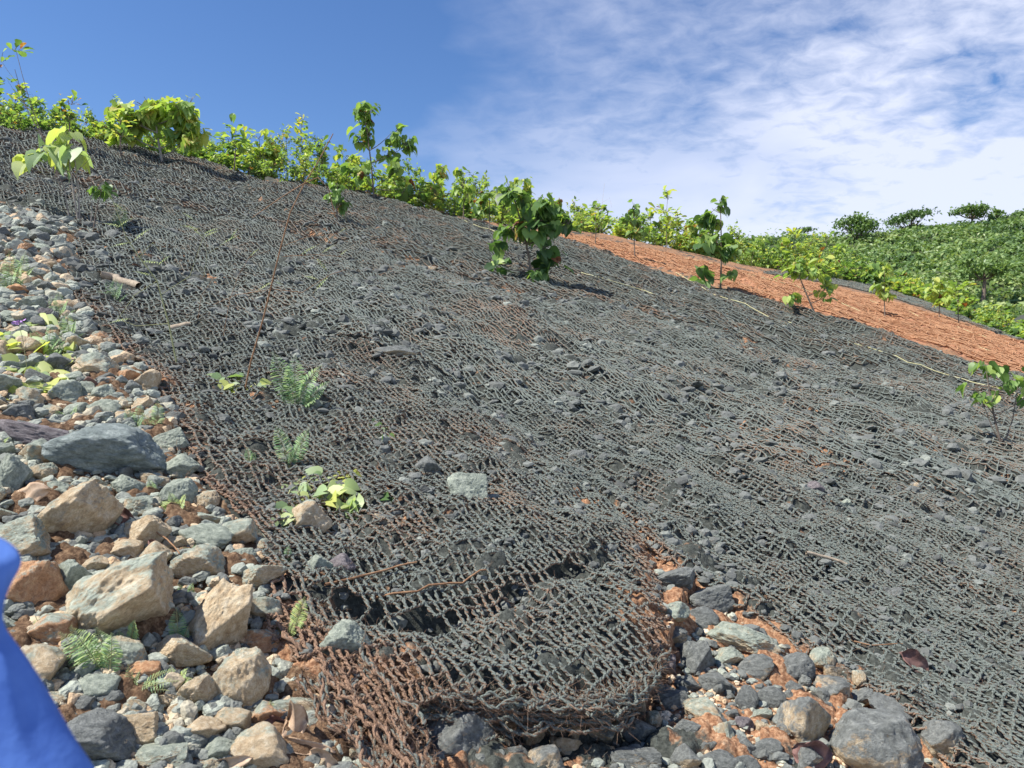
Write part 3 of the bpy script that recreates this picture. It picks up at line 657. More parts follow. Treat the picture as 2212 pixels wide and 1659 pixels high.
fill((-20, 1080, 580, 1659), 84, 52, 98, ['mixed', 'tan', 'mixed', 'tan', 'green', 'ochre'], '%s cobble among the large lower left boulders', 'cobbles of the lower left pile', in_pile)
fill((560, 1400, 880, 1659), 14, 26, 50, ['tan', 'mixed', 'tan'], '%s cobble below the frayed brown net edge', 'cobbles below the frayed net', in_pile)
IMG_GUL = np.array([(1440, 1230), (1600, 1320), (1700, 1380), (1850, 1465), (1950, 1560), (2050, 1659), (900, 1659), (905, 1560), (1330, 1550), (1405, 1490), (1445, 1390)], float)
def in_gul(x, y): return bool(inpoly(np.array([x]), np.array([y]), IMG_GUL)[0])
fill((900, 1230, 2060, 1659), 50, 34, 84, ['grey', 'grey', 'dark', 'grey', 'mixed', 'dark'], '%s stone in the red soil gully below the nets', 'stones of the red gully', in_gul)
fill((150, 480, 900, 1250), 16, 20, 44, ['grey', 'grey', 'dark', 'grey'], '%s stone under the left part of the netting', 'stones under the left netting', lambda x, y: not in_pile(x, y) and y > 470 + 0.1 * x)
fill((900, 560, 2200, 1640), 30, 22, 54, ['grey', 'grey', 'dark', 'purple', 'grey'], '%s stone under the right part of the netting', 'stones under the right netting', lambda x, y: not in_gul(x, y) and y > 560 + 0.26 * (x - 1000) and not (900 < x < 1440 and y > 1180))

fill((130, 500, 620, 1420), 26, 26, 56, ['green', 'mixed', 'grey', 'ochre', 'grey'], '%s stone lying on the left net edge', 'stones lying on the left net edge', lambda x, y: min(math.hypot(x - a, y - b) for a, b in zip(np.interp(np.linspace(0, 11, 60), range(12), IMG_PILE[2:14, 0]), np.interp(np.linspace(0, 11, 60), range(12), IMG_PILE[2:14, 1]))) < 34)
# gravel: nobody could count it
def gravel(name, label, regionf, n, y0, y1, s0, s1, tints, seed):
    r = np.random.RandomState(seed); v0, f0 = ico(2)
    t = y0 * (y1 / y0) ** r.uniform(0, 1, n * 3); u = r.uniform(-0.8, 0.8, n * 3); X = u * t
    m = regionf(X, t) & (t < crest(u)); X = X[m][:n]; Y = t[m][:n]; k = len(X)
    sz = (s0 * (s1 / s0) ** (r.uniform(0, 1, k) ** 1.6)) * np.clip(Y / 3, 0.8, 2.0)
    Z = H(X, Y, 1) + Z0 + sz * 0.35
    sc = sz[:, None] * np.stack([r.uniform(.7, 1.2, k), r.uniform(.7, 1.2, k), r.uniform(.45, .9, k)], -1)
    jit = 1 + r.uniform(-0.22, 0.22, (k, len(v0), 1)); a = r.uniform(0, 6.28, k)
    p = v0[None] * jit * sc[:, None]
    x = p[..., 0] * np.cos(a)[:, None] - p[..., 1] * np.sin(a)[:, None]; y = p[..., 0] * np.sin(a)[:, None] + p[..., 1] * np.cos(a)[:, None]
    V = np.stack([x + X[:, None], y + Y[:, None], p[..., 2] + Z[:, None]], -1).reshape(-1, 3)
    f = (f0[None] + (np.arange(k) * len(v0))[:, None, None]).reshape(-1, 3)
    tint = np.repeat(r.choice(tints, k) + r.uniform(-.06, .06, k), len(v0))
    o = mk(name, V, f, GRAV, None, False, {'tint': tint}); tag(o, label, 'gravel', None, 'stuff')
def rubble():
    """the thousands of fist sized and smaller stones that fill the pile under the bigger ones"""
    r = np.random.RandomState(9); shapes = [rock_shape(4 if i < 3 else 3, 300 + i, planes=8 + i % 3, sharp=60, rough=.05) for i in range(8)]; mb = MB()
    t = 1.35 * (7.5 / 1.35) ** r.uniform(0, 1, 20000); u = r.uniform(-.8, .6, 20000); X = u * t
    free = ~(inpoly(X, t, SHEET1) | inpoly(X, t, SHEET2) | inpoly(X, t, PILE) | inpoly(X, t, ORANGE)) & (t < 3.2)
    m = inpoly(X, t, PILE) | (free & (r.uniform(0, 1, 20000) < .3)); X = X[m]; Y = t[m]; fr = free[m]; k = len(X)
    sz = 0.013 * (3.6 ** (r.uniform(0, 1, k) ** 1.3)) * np.clip(Y / 3.2, .75, 1.8); Z = H(X, Y, 1) + Z0 + sz * .5
    for i in range(k):
        v, f = shapes[i % 8]; e = Euler((r.uniform(-.5, .5), r.uniform(-.5, .5), r.uniform(0, 6.28))).to_matrix(); p = (v * np.array([1, r.uniform(.6, .9), r.uniform(.45, .8)]) * sz[i]) @ np.array(e).T
        tt = r.choice([.1, .2, .28, .3, .4, .33, .25, .5]) if fr[i] else r.choice([.32, .38, .42, .46, .4, .5, .6, .7, .3, .22, .15])
        mb.add(p + (X[i], Y[i], Z[i]), f, tint=tt + r.uniform(-.05, .05))
    shapes += [rock_shape(2, 400 + i, planes=8, sharp=60, rough=.06) for i in range(6)]
    q = 8500; t = 1.9 * (20 / 1.9) ** r.uniform(0, 1, q); u = r.uniform(-.75, .75, q); X = u * t; m = (inpoly(X, t, SHEET1) | inpoly(X, t, SHEET2)) & (t < crest(u)) & ((fbm2(X / 1.1, t / 1.1, 3, 12) + .25 * np.clip((t - 4) / 4, -1, 1)) > r.uniform(-.35, .45, q)); X = X[m]; Y = t[m]
    for i in range(len(X)):
        v, f = shapes[3 + i % 5] if Y[i] < 3.5 else shapes[8 + i % 6]; e = Euler((r.uniform(-.5, .5), r.uniform(-.4, .4), r.uniform(0, 6.28))).to_matrix(); z_ = 0.011 * 3.4 ** (r.uniform() ** 1.9) * np.clip(Y[i] / 3, .8, 2.2)
        p = (v * np.array([1, r.uniform(.5, .9), r.uniform(.3, .5)]) * z_) @ np.array(e).T; mb.add(p + (X[i], Y[i], ground(X[i], Y[i]) + .012 + z_ * .25), f, tint=r.choice([.0, .1, .16, .2, .24, .28, .31]) + r.uniform(-.05, .05))
    o = mb.build('rubble', GRAV, None, False); tag(o, 'countless small tan and grey green stones filling the pile between the bigger ones', 'rubble', None, 'stuff')
gravel('gravel', 'loose tan and grey grit between the stones of the left pile', lambda X, Y: inpoly(X, Y, PILE), 9000, 1.4, 7, 0.004, 0.028, [.1, .3, .4, .45, .5, .6, .7], 1)
rubble()
gravel('gravel', 'small grey rubble lying in and under the netting', lambda X, Y: inpoly(X, Y, SHEET1) | inpoly(X, Y, SHEET2), 9000, 1.6, 22, 0.005, 0.032, [.1, .2, .3, .3, .33, .15, .25, .36, .3, .2, .3, .15], 2)
gravel('gravel', 'pale crumbs and grit scattered over the red soil gully', lambda X, Y: ~(inpoly(X, Y, SHEET1) | inpoly(X, Y, SHEET2) | inpoly(X, Y, PILE) | inpoly(X, Y, ORANGE)) & (Y < 4), 9000, 1.5, 3.6, 0.003, 0.022, [.15, .3, .4, .5, .7, .9, 1.0], 3)

# ------------------------------------------------------------------ leaves
def heart():
    o = [(0, 0), (.22, -.12), (.45, -.02), (.54, .25), (.42, .6), (.18, .9), (0, 1.1)]
    mid = [(0, 0), (0, .3), (0, .62), (0, 1.1)]
    v = []; f = []
    for s in (1, -1):
        b = len(v); v += [(s * x, y, 0.30 * abs(x)) for x, y in o[:-1]] + [(0, y, 0) for _, y in mid[1:]]
        # 0..5 rim, 6,7 midrib, 8 tip
        q = [(b, b + 1, b + 2, b + 6), (b + 6, b + 2, b + 3, b + 7), (b + 7, b + 3, b + 4, b + 5), (b + 7, b + 5, b + 8, b + 8)]
        for a in q: f.append(a if s > 0 else a[::-1])
    v = np.array(v); v[:, 2] -= 0.28 * np.clip(v[:, 1], 0, 2) ** 2
    tri = np.array([(a[0], a[1], a[2]) for a in f] + [(a[0], a[2], a[3]) for a in f if len(set(a)) == 4]); return v, tri
def oval(wd=0.30, long=1.0, k=0.35):
    o = [(0, 0), (.35 * wd, .15), (.8 * wd, .45), (wd, .7), (.6 * wd, .92)]
    v = [(x, y * long, .35 * x) for x, y in o] + [(0, long, 0), (0, .5 * long, 0)] + [(-x, y * long, .35 * x) for x, y in o[1:]]
    v = np.array(v); v[:, 2] -= k * v[:, 1] ** 2 * .5
    tri = [(0, 1, 6), (1, 2, 6), (2, 3, 6), (3, 4, 6), (4, 5, 6), (0, 6, 7), (7, 6, 8), (8, 6, 9), (9, 6, 10), (10, 6, 5)]
    return v, np.array(tri)
def small():
    v = np.array([(0, 0, 0), (.3, .45, .1), (0, 1, -.15), (-.3, .45, .1)]); return v, np.array([(0, 1, 2), (0, 2, 3)])
HEART, OVAL, NARROW, SMALLL = heart(), oval(), oval(0.075), small()
def put_leaves(mb, T, pos, yd, nd, size, tint):
    v, f = T; pos = np.asarray(pos, float); n = len(pos)
    if n == 0: return
    yd = yd / (np.linalg.norm(yd, axis=1)[:, None] + 1e-9); x = np.cross(yd, nd); x /= np.linalg.norm(x, axis=1)[:, None] + 1e-9; z = np.cross(x, yd)
    curl = RS.uniform(0.3, 1.8, (n, 1))
    V = pos[:, None] + size[:, None, None] * (v[None, :, 0:1] * x[:, None] + v[None, :, 1:2] * yd[:, None] + (v[None, :, 2] * curl)[..., None] * z[:, None])
    F_ = (f[None] + (np.arange(n) * len(v))[:, None, None]).reshape(-1, 3)
    mb.add(V.reshape(-1, 3), F_, tint=np.repeat(tint, len(v)))
def bez(a, b, bow, k=6):
    a = Vector(a); b = Vector(b); m = (a + b) / 2 + Vector(bow); return [(1 - t) ** 2 * a + 2 * t * (1 - t) * m + t * t * b for t in [i / (k - 1) for i in range(k)]]
def plant(name, label, cat, bx, by, blobs, kind, group=None, leaf=None, trunk=True, bark=BARK, tint=(0.3, 0.8), tr=0.014, depth=None, mat=None, extra=None, dry=0.0, seed=None):
    """blobs: (dx, dy, rx, ry, n) in picture units from the foot; placed at real size around the foot's own distance"""
    if depth is None: g = hit(bx, by, 1)
    else:
        u = (bx - CX) / F; X = u * depth; g = Vector((X, depth, ground(X, depth, 1)))
    s = g.y / F; root = empty(name, g); tag(root, label, cat, group)
    if depth is not None:                                # keep the drawn height of the crown for feet hidden behind the crest
        y_foot = CY - (g.z - Z0) * F / g.y; by_shift = by - y_foot
    else: by_shift = 0
    tb = MB(); lb = MB(); T = {'heart': HEART, 'oval': OVAL, 'narrow': NARROW, 'small': SMALLL}[kind]
    blobs = [(dx, dy + by_shift, rx, ry, n) for dx, dy, rx, ry, n in blobs]
    top = max(blobs, key=lambda b: -b[1]); lean = Vector((top[0] * s, random.uniform(-.05, .05), -top[1] * s))
    ht = lean.length
    stem = bez((0, 0, -0.05), lean, (random.uniform(-.06, .06) * ht, random.uniform(-.05, .05) * ht, 0), 8)
    if trunk: tb.tube(stem, tr, tr * 0.35, 6)
    for dx, dy, rx, ry, n in blobs:
        c = Vector((dx * s, random.uniform(-.35, .35) * rx * s * 1.3, -dy * s))
        if trunk and (dx, dy) != (top[0], top[1]):
            k = max(1, min(6, int(7 * max(0.1, (c.z - 0.35 * abs(c.x) - .02) / max(lean.z, .05))))); st = stem[k]
            br = bez(st, c, (0, 0, -.12 * (c - st).length), 5); tb.tube(br, tr * 0.5, tr * 0.2, 5)
        ls = (leaf if leaf else 22) * s; n = int(n)
        R = RS.normal(0, 1, (n, 3)); R /= np.linalg.norm(R, axis=1)[:, None]; rr = RS.uniform(0.15, 1, (n, 1)) ** 0.55
        P = np.array(c)[None] + R * rr * np.array([rx * s, (rx + ry) / 2 * s, ry * s])
        if n > 12:                                        # the leaves sit along a few twigs, with air between them
            mt = max(4, n // 5); tws = np.array(c)[None] + R[:mt] * RS.uniform(.55, 1.05, (mt, 1)) * np.array([rx * s, (rx + ry) / 2 * s, ry * s]); cc = np.array(c) + (0, 0, -.35 * ry * s)
            wi = RS.randint(0, mt, n); a_ = RS.uniform(.3, 1.1, (n, 1)); P = cc[None] * (1 - a_) + tws[wi] * a_ + RS.normal(0, .22 * ls, (n, 3)); R = (tws[wi] - cc) / (np.linalg.norm(tws[wi] - cc, axis=1)[:, None] + 1e-6) + RS.normal(0, .5, (n, 3))
            if trunk:
                mid_ = (tws + cc) / 2 + (0, 0, .06 * ry * s); v, f = tubes(np.stack([np.tile(cc, (mt, 1)), mid_, tws], 1), np.tile([tr * .32, tr * .24, tr * .14], (mt, 1)), 4); tb.add(v, f)
        out = R.copy(); size = ls * RS.uniform(0.38, 1.15, n)
        if kind == 'heart': yd = np.stack([out[:, 0] * .7, out[:, 1] * .7, -0.6 + RS.uniform(-.55, .7, n)], -1); nd = np.stack([out[:, 0] * .8 + RS.normal(0, .3, n), out[:, 1] * .8 + RS.normal(0, .3, n), np.full(n, .75)], -1)
        elif kind in ('oval', 'narrow'): yd = np.stack([out[:, 0], out[:, 1], 0.45 + RS.uniform(-.6, .6, n)], -1); nd = np.stack([-out[:, 0] * .5 + RS.normal(0, .25, n), -out[:, 1] * .5 + RS.normal(0, .25, n), np.ones(n)], -1)
        else: yd = RS.normal(0, 1, (n, 3)); nd = np.stack([RS.normal(0, .6, n), RS.normal(0, .6, n), np.ones(n)], -1)
        ti = RS.uniform(tint[0], tint[1], n); ti = np.where(RS.uniform(0, 1, n) < dry, RS.uniform(.9, 1, n), ti)
        put_leaves(lb, T, P, yd, nd, size, ti)
        if trunk and kind in ('heart', 'oval'):           # leaf stalks back to the branch
            sel = RS.uniform(0, 1, n) < 0.5; A = P[sel]; Bq = A * 0.55 + np.array(c)[None] * 0.45; Bq[:, 2] -= 0.1 * ls
            if len(A): v, f = tubes(np.stack([Bq, (A + Bq) / 2 + (0, 0, .01), A], 1), np.tile([.0022, .0018, .0015], (len(A), 1)) * max(1, g.y / 6), 3); tb.add(v, f)
    for pts, r0, r1 in (extra or []):
        tb.tube([Vector((x * s, d * s, -y * s)) for x, y, d in pts], r0, r1, 5)
    if tb.v: tb.build('trunk' if trunk else 'stem', bark, root)
    if lb.v: lb.build('crown', mat or LEAF, root)
    return root
# saplings standing on the net, named by what is around them
plant('sapling', 'wide leafy sapling with bright drooping leaves on the left skyline', 'sapling', 352, 352, [(-66, -100, 44, 30, 120), (-20, -118, 36, 32, 110), (46, -112, 36, 36, 110), (-100, -118, 14, 14, 12), (70, -60, 30, 26, 60), (-85, -70, 30, 26, 60), (30, -60, 34, 20, 50)], 'heart', leaf=25, bark=BARKP, tint=(.5, .92), tr=.03)
plant('sapling', 'tallest many branched sapling left of centre on the skyline', 'sapling', 808, 430, [(-22, -188, 34, 26, 48), (-10, -150, 26, 24, 26), (-32, -128, 16, 18, 14), (40, -140, 24, 22, 32), (72, -118, 22, 22, 30), (-25, -60, 50, 26, 46), (55, -70, 24, 20, 20), (20, -95, 26, 18, 16), (65, -22, 26, 22, 26)], 'heart', leaf=19, bark=BARK, tint=(.3, .66), tr=.026, dry=.04)
plant('sapling', 'dark shaded bushy sapling standing alone at mid slope', 'sapling', 1150, 602, [(-42, -182, 34, 26, 30), (0, -158, 52, 30, 34), (42, -150, 26, 34, 22), (-52, -118, 26, 30, 16), (44, -100, 30, 24, 18), (0, -100, 30, 22, 12), (24, -66, 26, 22, 16), (44, -34, 22, 24, 16), (-75, -74, 16, 14, 7), (-76, -24, 14, 18, 7), (10, -12, 16, 8, 9), (10, -125, 36, 20, 18), (78, -130, 16, 30, 14)], 'heart', leaf=30, bark=BARK, tint=(.0, .62), tr=.022, dry=.03)  # leaf tints start darker, painting the shade of the backlit crown
plant('sapling', 'slender tall sapling with hanging leaves at the orange strip', 'sapling', 1556, 628, [(-18, -178, 30, 22, 26), (-8, -150, 22, 22, 18), (-14, -112, 36, 30, 40), (12, -92, 30, 28, 26), (-38, -30, 18, 22, 12), (18, -34, 14, 10, 6), (-2, -195, 8, 8, 3)], 'heart', leaf=24, tint=(.15, .6), tr=.022)
plant('sapling', 'spreading sapling with low side branches on the orange strip edge', 'sapling', 1764, 680, [(-45, -100, 34, 24, 46), (-8, -95, 34, 30, 46), (18, -62, 22, 26, 24), (-60, -42, 28, 12, 16), (20, -40, 14, 10, 6)], 'heart', leaf=17, tint=(.4, .82), tr=.02)
plant('sapling', 'nearest young sapling with few round leaves at the right edge', 'sapling', 2168, 965, [(-45, -178, 26, 12, 9), (-12, -165, 24, 14, 8), (-78, -140, 8, 14, 2), (-42, -105, 16, 18, 8), (-14, -120, 16, 14, 4), (28, -150, 22, 22, 7), (50, -110, 12, 20, 4)], 'heart', leaf=26, tint=(.2, .75), tr=.011,
      extra=[([(0, 0, 0), (22, -60, 3), (34, -130, 5)], .007, .003), ([(0, 0, 0), (-22, -40, 3), (-42, -95, 5)], .006, .003)])
plant('sapling', 'pale large leaved thin sapling in front at the far left', 'sapling', 172, 482, [(-78, -158, 26, 24, 9), (-118, -135, 18, 20, 6), (-25, -195, 24, 14, 6), (-30, -162, 26, 18, 9), (-5, -148, 20, 16, 7)], 'heart', leaf=42, bark=BARKP, mat=PALE, tint=(.2, .9), tr=.010,
      extra=[([(-22, 0, 2), (-35, -80, 2), (-80, -120, 4), (-112, -145, 6)], .008, .003), ([(0, 0, 0), (-4, -80, 2), (-14, -150, 3)], .010, .005), ([(22, 10, 3), (26, -60, 4), (24, -100, 2)], .005, .002), ([(-35, -80, 2), (20, -140, 3), (55, -175, 4)], .003, .0015)])
plant('sapling', 'dark leafy seedling right of the pale leaved thin sapling', 'sapling', 200, 500, [(22, -95, 26, 24, 30)], 'heart', leaf=19, tint=(.05, .5), tr=.006)
for (x, y, hh, wd, kd, tt, lb_) in [
    (1372, 560, 128, 20, 'heart', (.3, .55), 'narrow drooping sapling at the upper end of the orange strip'),
    (1442, 538, 126, 26, 'oval', (.62, .86), 'upright yellow green sapling against the sky above the orange strip'),
    (1912, 688, 118, 22, 'heart', (.5, .8), 'slim pale trunked sapling in the middle of the orange strip'),
    (2028, 690, 86, 22, 'heart', (.55, .85), 'short sapling with yellowish round crown far down the orange strip'),
    (2072, 700, 96, 26, 'oval', (.45, .75), 'bushy sapling behind the lower end of the orange strip'),
    (1716, 590, 92, 24, 'oval', (.6, .86), 'bright yellow leaved sapling beside the spreading sapling'),
    (730, 485, 100, 18, 'heart', (.3, .6), 'thin stemmed sapling in front of the tallest one'),
    (505, 365, 102, 26, 'oval', (.3, .8), 'whorled leaf sapling left of the skyline bushes'),
    (560, 385, 100, 30, 'oval', (.6, .85), 'yellow green whorled leaf sapling on the left skyline'),
    (260, 345, 100, 30, 'oval', (.2, .95), 'sapling with dark and reddish leaves on the left skyline'),
    (150, 320, 116, 26, 'oval', (.1, .95), 'sapling with purple brown leaves near the left edge'),
    (1058, 500, 96, 26, 'heart', (.3, .75), 'drooping sapling just left of the dark shaded one'),
    (1000, 478, 120, 30, 'heart', (.45, .8), 'full sapling two steps left of the dark shaded one'),
    (1285, 530, 90, 36, 'oval', (.3, .7), 'sapling right of the dark shaded one at the strip top')]:
    n = 60 if kd == 'heart' else 46
    plant('sapling', lb_, 'sapling', x, y, [(0, -hh * .88, wd * .7, hh * .13, n * .3), (-wd * .3, -hh * .66, wd, hh * .16, n * .5), (wd * .3, -hh * .5, wd, hh * .14, n * .5)], kd, leaf=15 if kd == 'heart' else 19, tint=tt, tr=.016, dry=.03)
# shrubs along the crest: their tops make the skyline
SKYL = [(-60, 180), (0, 192), (50, 190), (100, 205), (150, 232), (200, 232), (240, 225), (300, 225), (380, 240), (440, 290), (480, 300), (520, 288), (570, 295), (610, 262), (650, 248), (690, 275), (730, 300), (780, 320), (850, 335), (900, 350), (935, 348), (980, 372), (1030, 368),
        (1060, 352), (1100, 385), (1160, 402), (1210, 420), (1260, 435), (1320, 462), (1380, 448), (1430, 465), (1500, 475), (1560, 500), (1610, 492), (1660, 508), (1700, 505), (1750, 505), (1800, 528), (1860, 555), (1920, 585), (1980, 600), (2040, 625), (2100, 645), (2160, 672), (2240, 690)]
sx = [a for a, _ in SKYL]; sy = [b for _, b in SKYL]
SHL = ['rounded small leaved green shrub on the left skyline', 'low loose shrub along the crest left of the tallest sapling', 'green shrub on the crest between the tallest and the dark sapling', 'broad leaved shrub along the crest above the orange strip', 'low yellowish shrub on the crest in front of the wooded hill']
def shl(x): return SHL[0] if x < 450 else SHL[1] if x < 780 else SHL[2] if x < 1180 else SHL[3] if x < 1780 else SHL[4]
SHRUB_MARKS = [(0, 'the left picture edge on the skyline'), (150, 'the purple brown leaved sapling'), (260, 'the reddish leaved skyline sapling'), (352, 'the wide bright leaved sapling'), (505, 'the whorled leaf sapling'), (600, 'the yellow green whorled sapling'),
               (730, 'the thin stemmed skyline sapling'), (808, 'the tallest sapling'), (1000, 'the full skyline sapling'), (1150, 'the dark shaded sapling'), (1285, 'the top of the orange strip'), (1442, 'the upright yellow green sapling'), (1556, 'the slender hanging leaf sapling'),
               (1716, 'the bright yellow sapling'), (1780, 'the spreading sapling'), (1912, 'the slim pale trunked sapling'), (2050, 'the two short saplings down the strip'), (2190, 'the small mound at the right')]
for row, (dd, step, jx) in enumerate([(0.5, 36, 0), (2.2, 42, 18), (4.2, 50, 9)]):
    x = -70 + jx
    while x < 2260:
        xx = x + random.uniform(-8, 8); u = (xx - CX) / F; tc = float(crest(np.array([u]))[0]); cy_ = np.interp(xx, [a for a, _ in CREST], [b for _, b in CREST])
        ytop = np.interp(xx, sx, sy); full = cy_ - ytop
        frac = (0.45, 0.75, 0.97)[row] * random.uniform(.82, 1.3); hgt = max(22, full * frac)
        kd = random.choice(['small', 'oval', 'heart', 'small', 'oval']) if xx > 250 else random.choice(['small', 'small', 'oval'])
        base = random.uniform(.36, .64)
        sm = kd == 'small'; nl = 150 if sm else 60
        if hgt < full * .5: nl = int(nl * .7)
        bl = []
        for k in range(5):
            hy = hgt * (0.18 + 0.68 * k / 4); bl.append((random.uniform(-.8, .8) * (26 - 3 * k), -hy, 25 - 2 * k, hgt * .17 + 3, nl * (.36 - .035 * k) * 2.1))
        lmk = min(SHRUB_MARKS, key=lambda q: abs(q[0] - xx)); side = 'behind' if abs(lmk[0] - xx) < 18 else ('left of' if xx < lmk[0] else 'right of')
        lab = '%s %s %s shrub %s %s' % (('low', 'middle sized', 'tall')[row], 'yellowish' if base > .55 else 'dark green' if base < .45 else 'fresh green', {'small': 'fine leaved', 'oval': 'whorled', 'heart': 'broad leaved'}[kd], side, lmk[1])
        plant('shrub', lab, 'shrub', xx, cy_, bl, kd, 'shrubs along the crest', leaf=(9 if sm else 14) * 1.0, tint=(base - .18, base + .32), tr=.012, depth=tc + dd, dry=.02)
        x += step
# twig of a tall sapling leaning in at the top left corner
plant('sapling', 'thin bare stemmed sapling arching out of the top left corner', 'sapling', 150, 420, [(-140, -250, 24, 16, 9), (-115, -308, 26, 10, 9), (-148, -290, 18, 24, 10)], 'oval', leaf=24, tint=(.1, .7), tr=.007, dry=.1, trunk=True,
      extra=[([(-10, 20, 0), (-40, -90, 0), (-95, -190, 0), (-118, -270, 0)], .006, .003)])

# ------------------------------------------------------------------ ferns, vines and thin stems
def frond(lb, tb, base, tip, bow, n, wid, tint, T=NARROW, r=0.0016):
    pts = bez(base, tip, bow, 14); tb.tube(pts, r, r * .4, 4)
    P = np.array([list(p) for p in pts]); L_ = np.linalg.norm(P[-1] - P[0])
    ts = np.linspace(0.18, 0.98, n); idx = ts * 13; i0 = np.minimum(idx.astype(int), 12); fr = (idx - i0)[:, None]
    pos = P[i0] * (1 - fr) + P[i0 + 1] * fr; tan = P[i0 + 1] - P[i0]; tan /= np.linalg.norm(tan, axis=1)[:, None]
    side = np.cross(tan, np.array([0.15, -0.55, 0.8])); side /= np.linalg.norm(side, axis=1)[:, None]
    sz = L_ * wid * np.sin(np.clip(ts * 1.06, 0, 1) * math.pi * .88 + .28)
    for s in (1, -1):
        yd = side * s + tan * 0.35 + RS.normal(0, .06, (n, 3)); put_leaves(lb, T, pos, yd, np.tile(np.array([0.1, -0.5, 0.8]), (n, 1)) + RS.normal(0, .1, (n, 3)), np.maximum(sz, L_ * .03), np.full(n, 0) + RS.uniform(tint[0], tint[1], n))
def fern(label, bx, by, tips, tint=(.3, .7), wid=.2, n=24, name='fern', group=None, cat='fern', lift=0.0):
    g = hit(bx, by, 1); s = g.y / F; root = empty(name, g); tag(root, label, cat, group); lb = MB(); tb = MB()
    for dx, dy in tips:
        L0 = math.hypot(dx, dy) * s; tip = (dx * s, random.uniform(-.35, -.05) * L0, -dy * s); frond(lb, tb, (random.uniform(-.01, .01), 0, -.01 + lift), tip, (random.uniform(-.08, .08) * L0, 0, .16 * L0), n, wid, tint)
    tb.build('stem', STEMG, root); lb.build('leaves', FERNM, root); return root
FERNS = [
    ('fern growing between the cube like stone and the net edge', 150, 735, [(-20, -50), (24, -44), (-36, -20), (40, -14), (4, -60)], (.4, .8)),
    ('fern beside the purple grey slab', 150, 915, [(-24, -30), (20, -40), (34, -16)], (.4, .8)),
    ('broad fern in the creeper at the left edge', 100, 760, [(-30, -50), (20, -60), (44, -30), (-44, -20)], (.3, .7)),
    ('small fern over the pale cobbles below the tan boulder', 405, 1290, [(-20, -30), (16, -34), (26, -8), (-6, 22)], (.4, .8)),
    ('tall feathery fern growing from the netting above the vine', 640, 888, [(-48, -128), (-20, -95), (30, -70), (60, -100), (75, -65), (5, -120), (-30, -60), (50, -30)], (.35, .75)),
    ('pair of upright fern fronds on the netting below the tall fern', 628, 1012, [(-28, -95), (42, -88), (5, -45), (25, -60)], (.3, .7)),
    ('bright lime fern on the brown frayed net', 622, 1375, [(38, -88), (-32, -30), (18, -40), (40, -50)], (.6, 1)),
    ('small drooping fern on the frayed net edge', 596, 1390, [(-28, -8), (18, 22), (-8, 28)], (.45, .85)),
    ('yellow fern at the foot of the white stick', 578, 1560, [(30, -26), (-18, -30), (28, 4), (8, -50)], (.8, 1)),
    ('green fern hanging over cobbles beside the net edge', 418, 1200, [(-28, 30), (-8, 52), (32, 38), (48, 20), (10, -26), (-22, -20)], (.2, .6)),
    ('fern in the gap right of the long diagonal boulder', 392, 1400, [(-8, -90), (18, -50), (-16, -60), (-60, 5), (10, -20)], (.3, .75)),
    ('yellowish fern left of the small tan boulder', 380, 1480, [(30, -40), (-8, -45), (-14, 12), (10, 30), (40, -20)], (.6, .95)),
    ('fern tuft with thin leaves beside the blue cloth', 92, 1372, [(-48, -10), (-20, 14), (-10, -44), (22, -24), (26, 10)], (.4, .8)),
    ('dark stemmed fern leaning across the long diagonal boulder', 232, 1472, [(-20, -120), (-60, -130), (30, -118), (-100, -108), (-50, -90)], (.45, .85)),
    ('light fern frond standing before the long boulder', 272, 1400, [(32, -70), (-12, -42), (38, -46)], (.5, .9)),
    ('yellow green fern beneath the flat boulder', 378, 1110, [(-8, -50), (30, -46), (18, -24), (-24, -14), (-30, -30)], (.6, .95)),
    ('small fern right of the flat boulder tip', 338, 1078, [(-50, -26), (-10, -46), (30, -16), (-30, 4)], (.4, .8)),
    ('fern beside the stone behind the flat boulder', 295, 930, [(-22, -50), (12, -60), (22, -34), (-18, -20)], (.35, .7)),
    ('fern at the net corner above the flat boulder', 335, 935, [(14, -70), (-22, -40), (20, -34)], (.4, .8)),
    ('dense dark green fern by the grey log', 250, 652, [(-20, -46), (6, -52), (24, -40), (-34, -22), (34, -16)], (.25, .6)),
    ('pale fern growing on the left pile below the heap', 130, 690, [(-20, -50), (30, -44), (-34, -20), (38, -20), (0, -60)], (.45, .8)),
    ('fern clump with broad fronds at the left edge', 22, 640, [(-24, -80), (10, -96), (34, -70), (40, -40), (-30, -50)], (.4, .8)),
    ('second fern clump at the left edge, above the mint stone', 45, 610, [(-14, -56), (16, -64), (36, -34)], (.5, .85)),
    ('dark fern in the shaded gap under the left net edge', 125, 770, [(-18, -40), (22, -36), (28, -10), (0, -54)], (.15, .5)),
    ('little fern among the rubble under the dark sapling seedling', 262, 500, [(-14, -40), (16, -40), (4, -60)], (.5, .9)),
    ('single fern frond at the left edge beside the grey stone', 2, 965, [(26, -22), (-10, -20)], (.6, .9)),
    ('tiny fern left of the round pale stone on the net', 620, 1215, [(8, -40), (-18, -16), (14, -18)], (.3, .6)),
    ('small fern right on the left netting edge', 540, 1010, [(-4, -46), (12, -34)], (.4, .7))]
for lb_, x, y, tips, tt in FERNS: fern(lb_, x, y, tips, tt)
fern('arching strap leaved grass tuft in front of the long boulder', 275, 1498, [(-70, -30), (80, -36), (110, -60), (96, -10), (60, 18), (-50, 22), (20, 34), (-20, 40), (40, -60), (120, -34), (-90, -10), (75, 10), (-30, -50), (10, -70)], (.4, .85), .12, 14, 'fern')
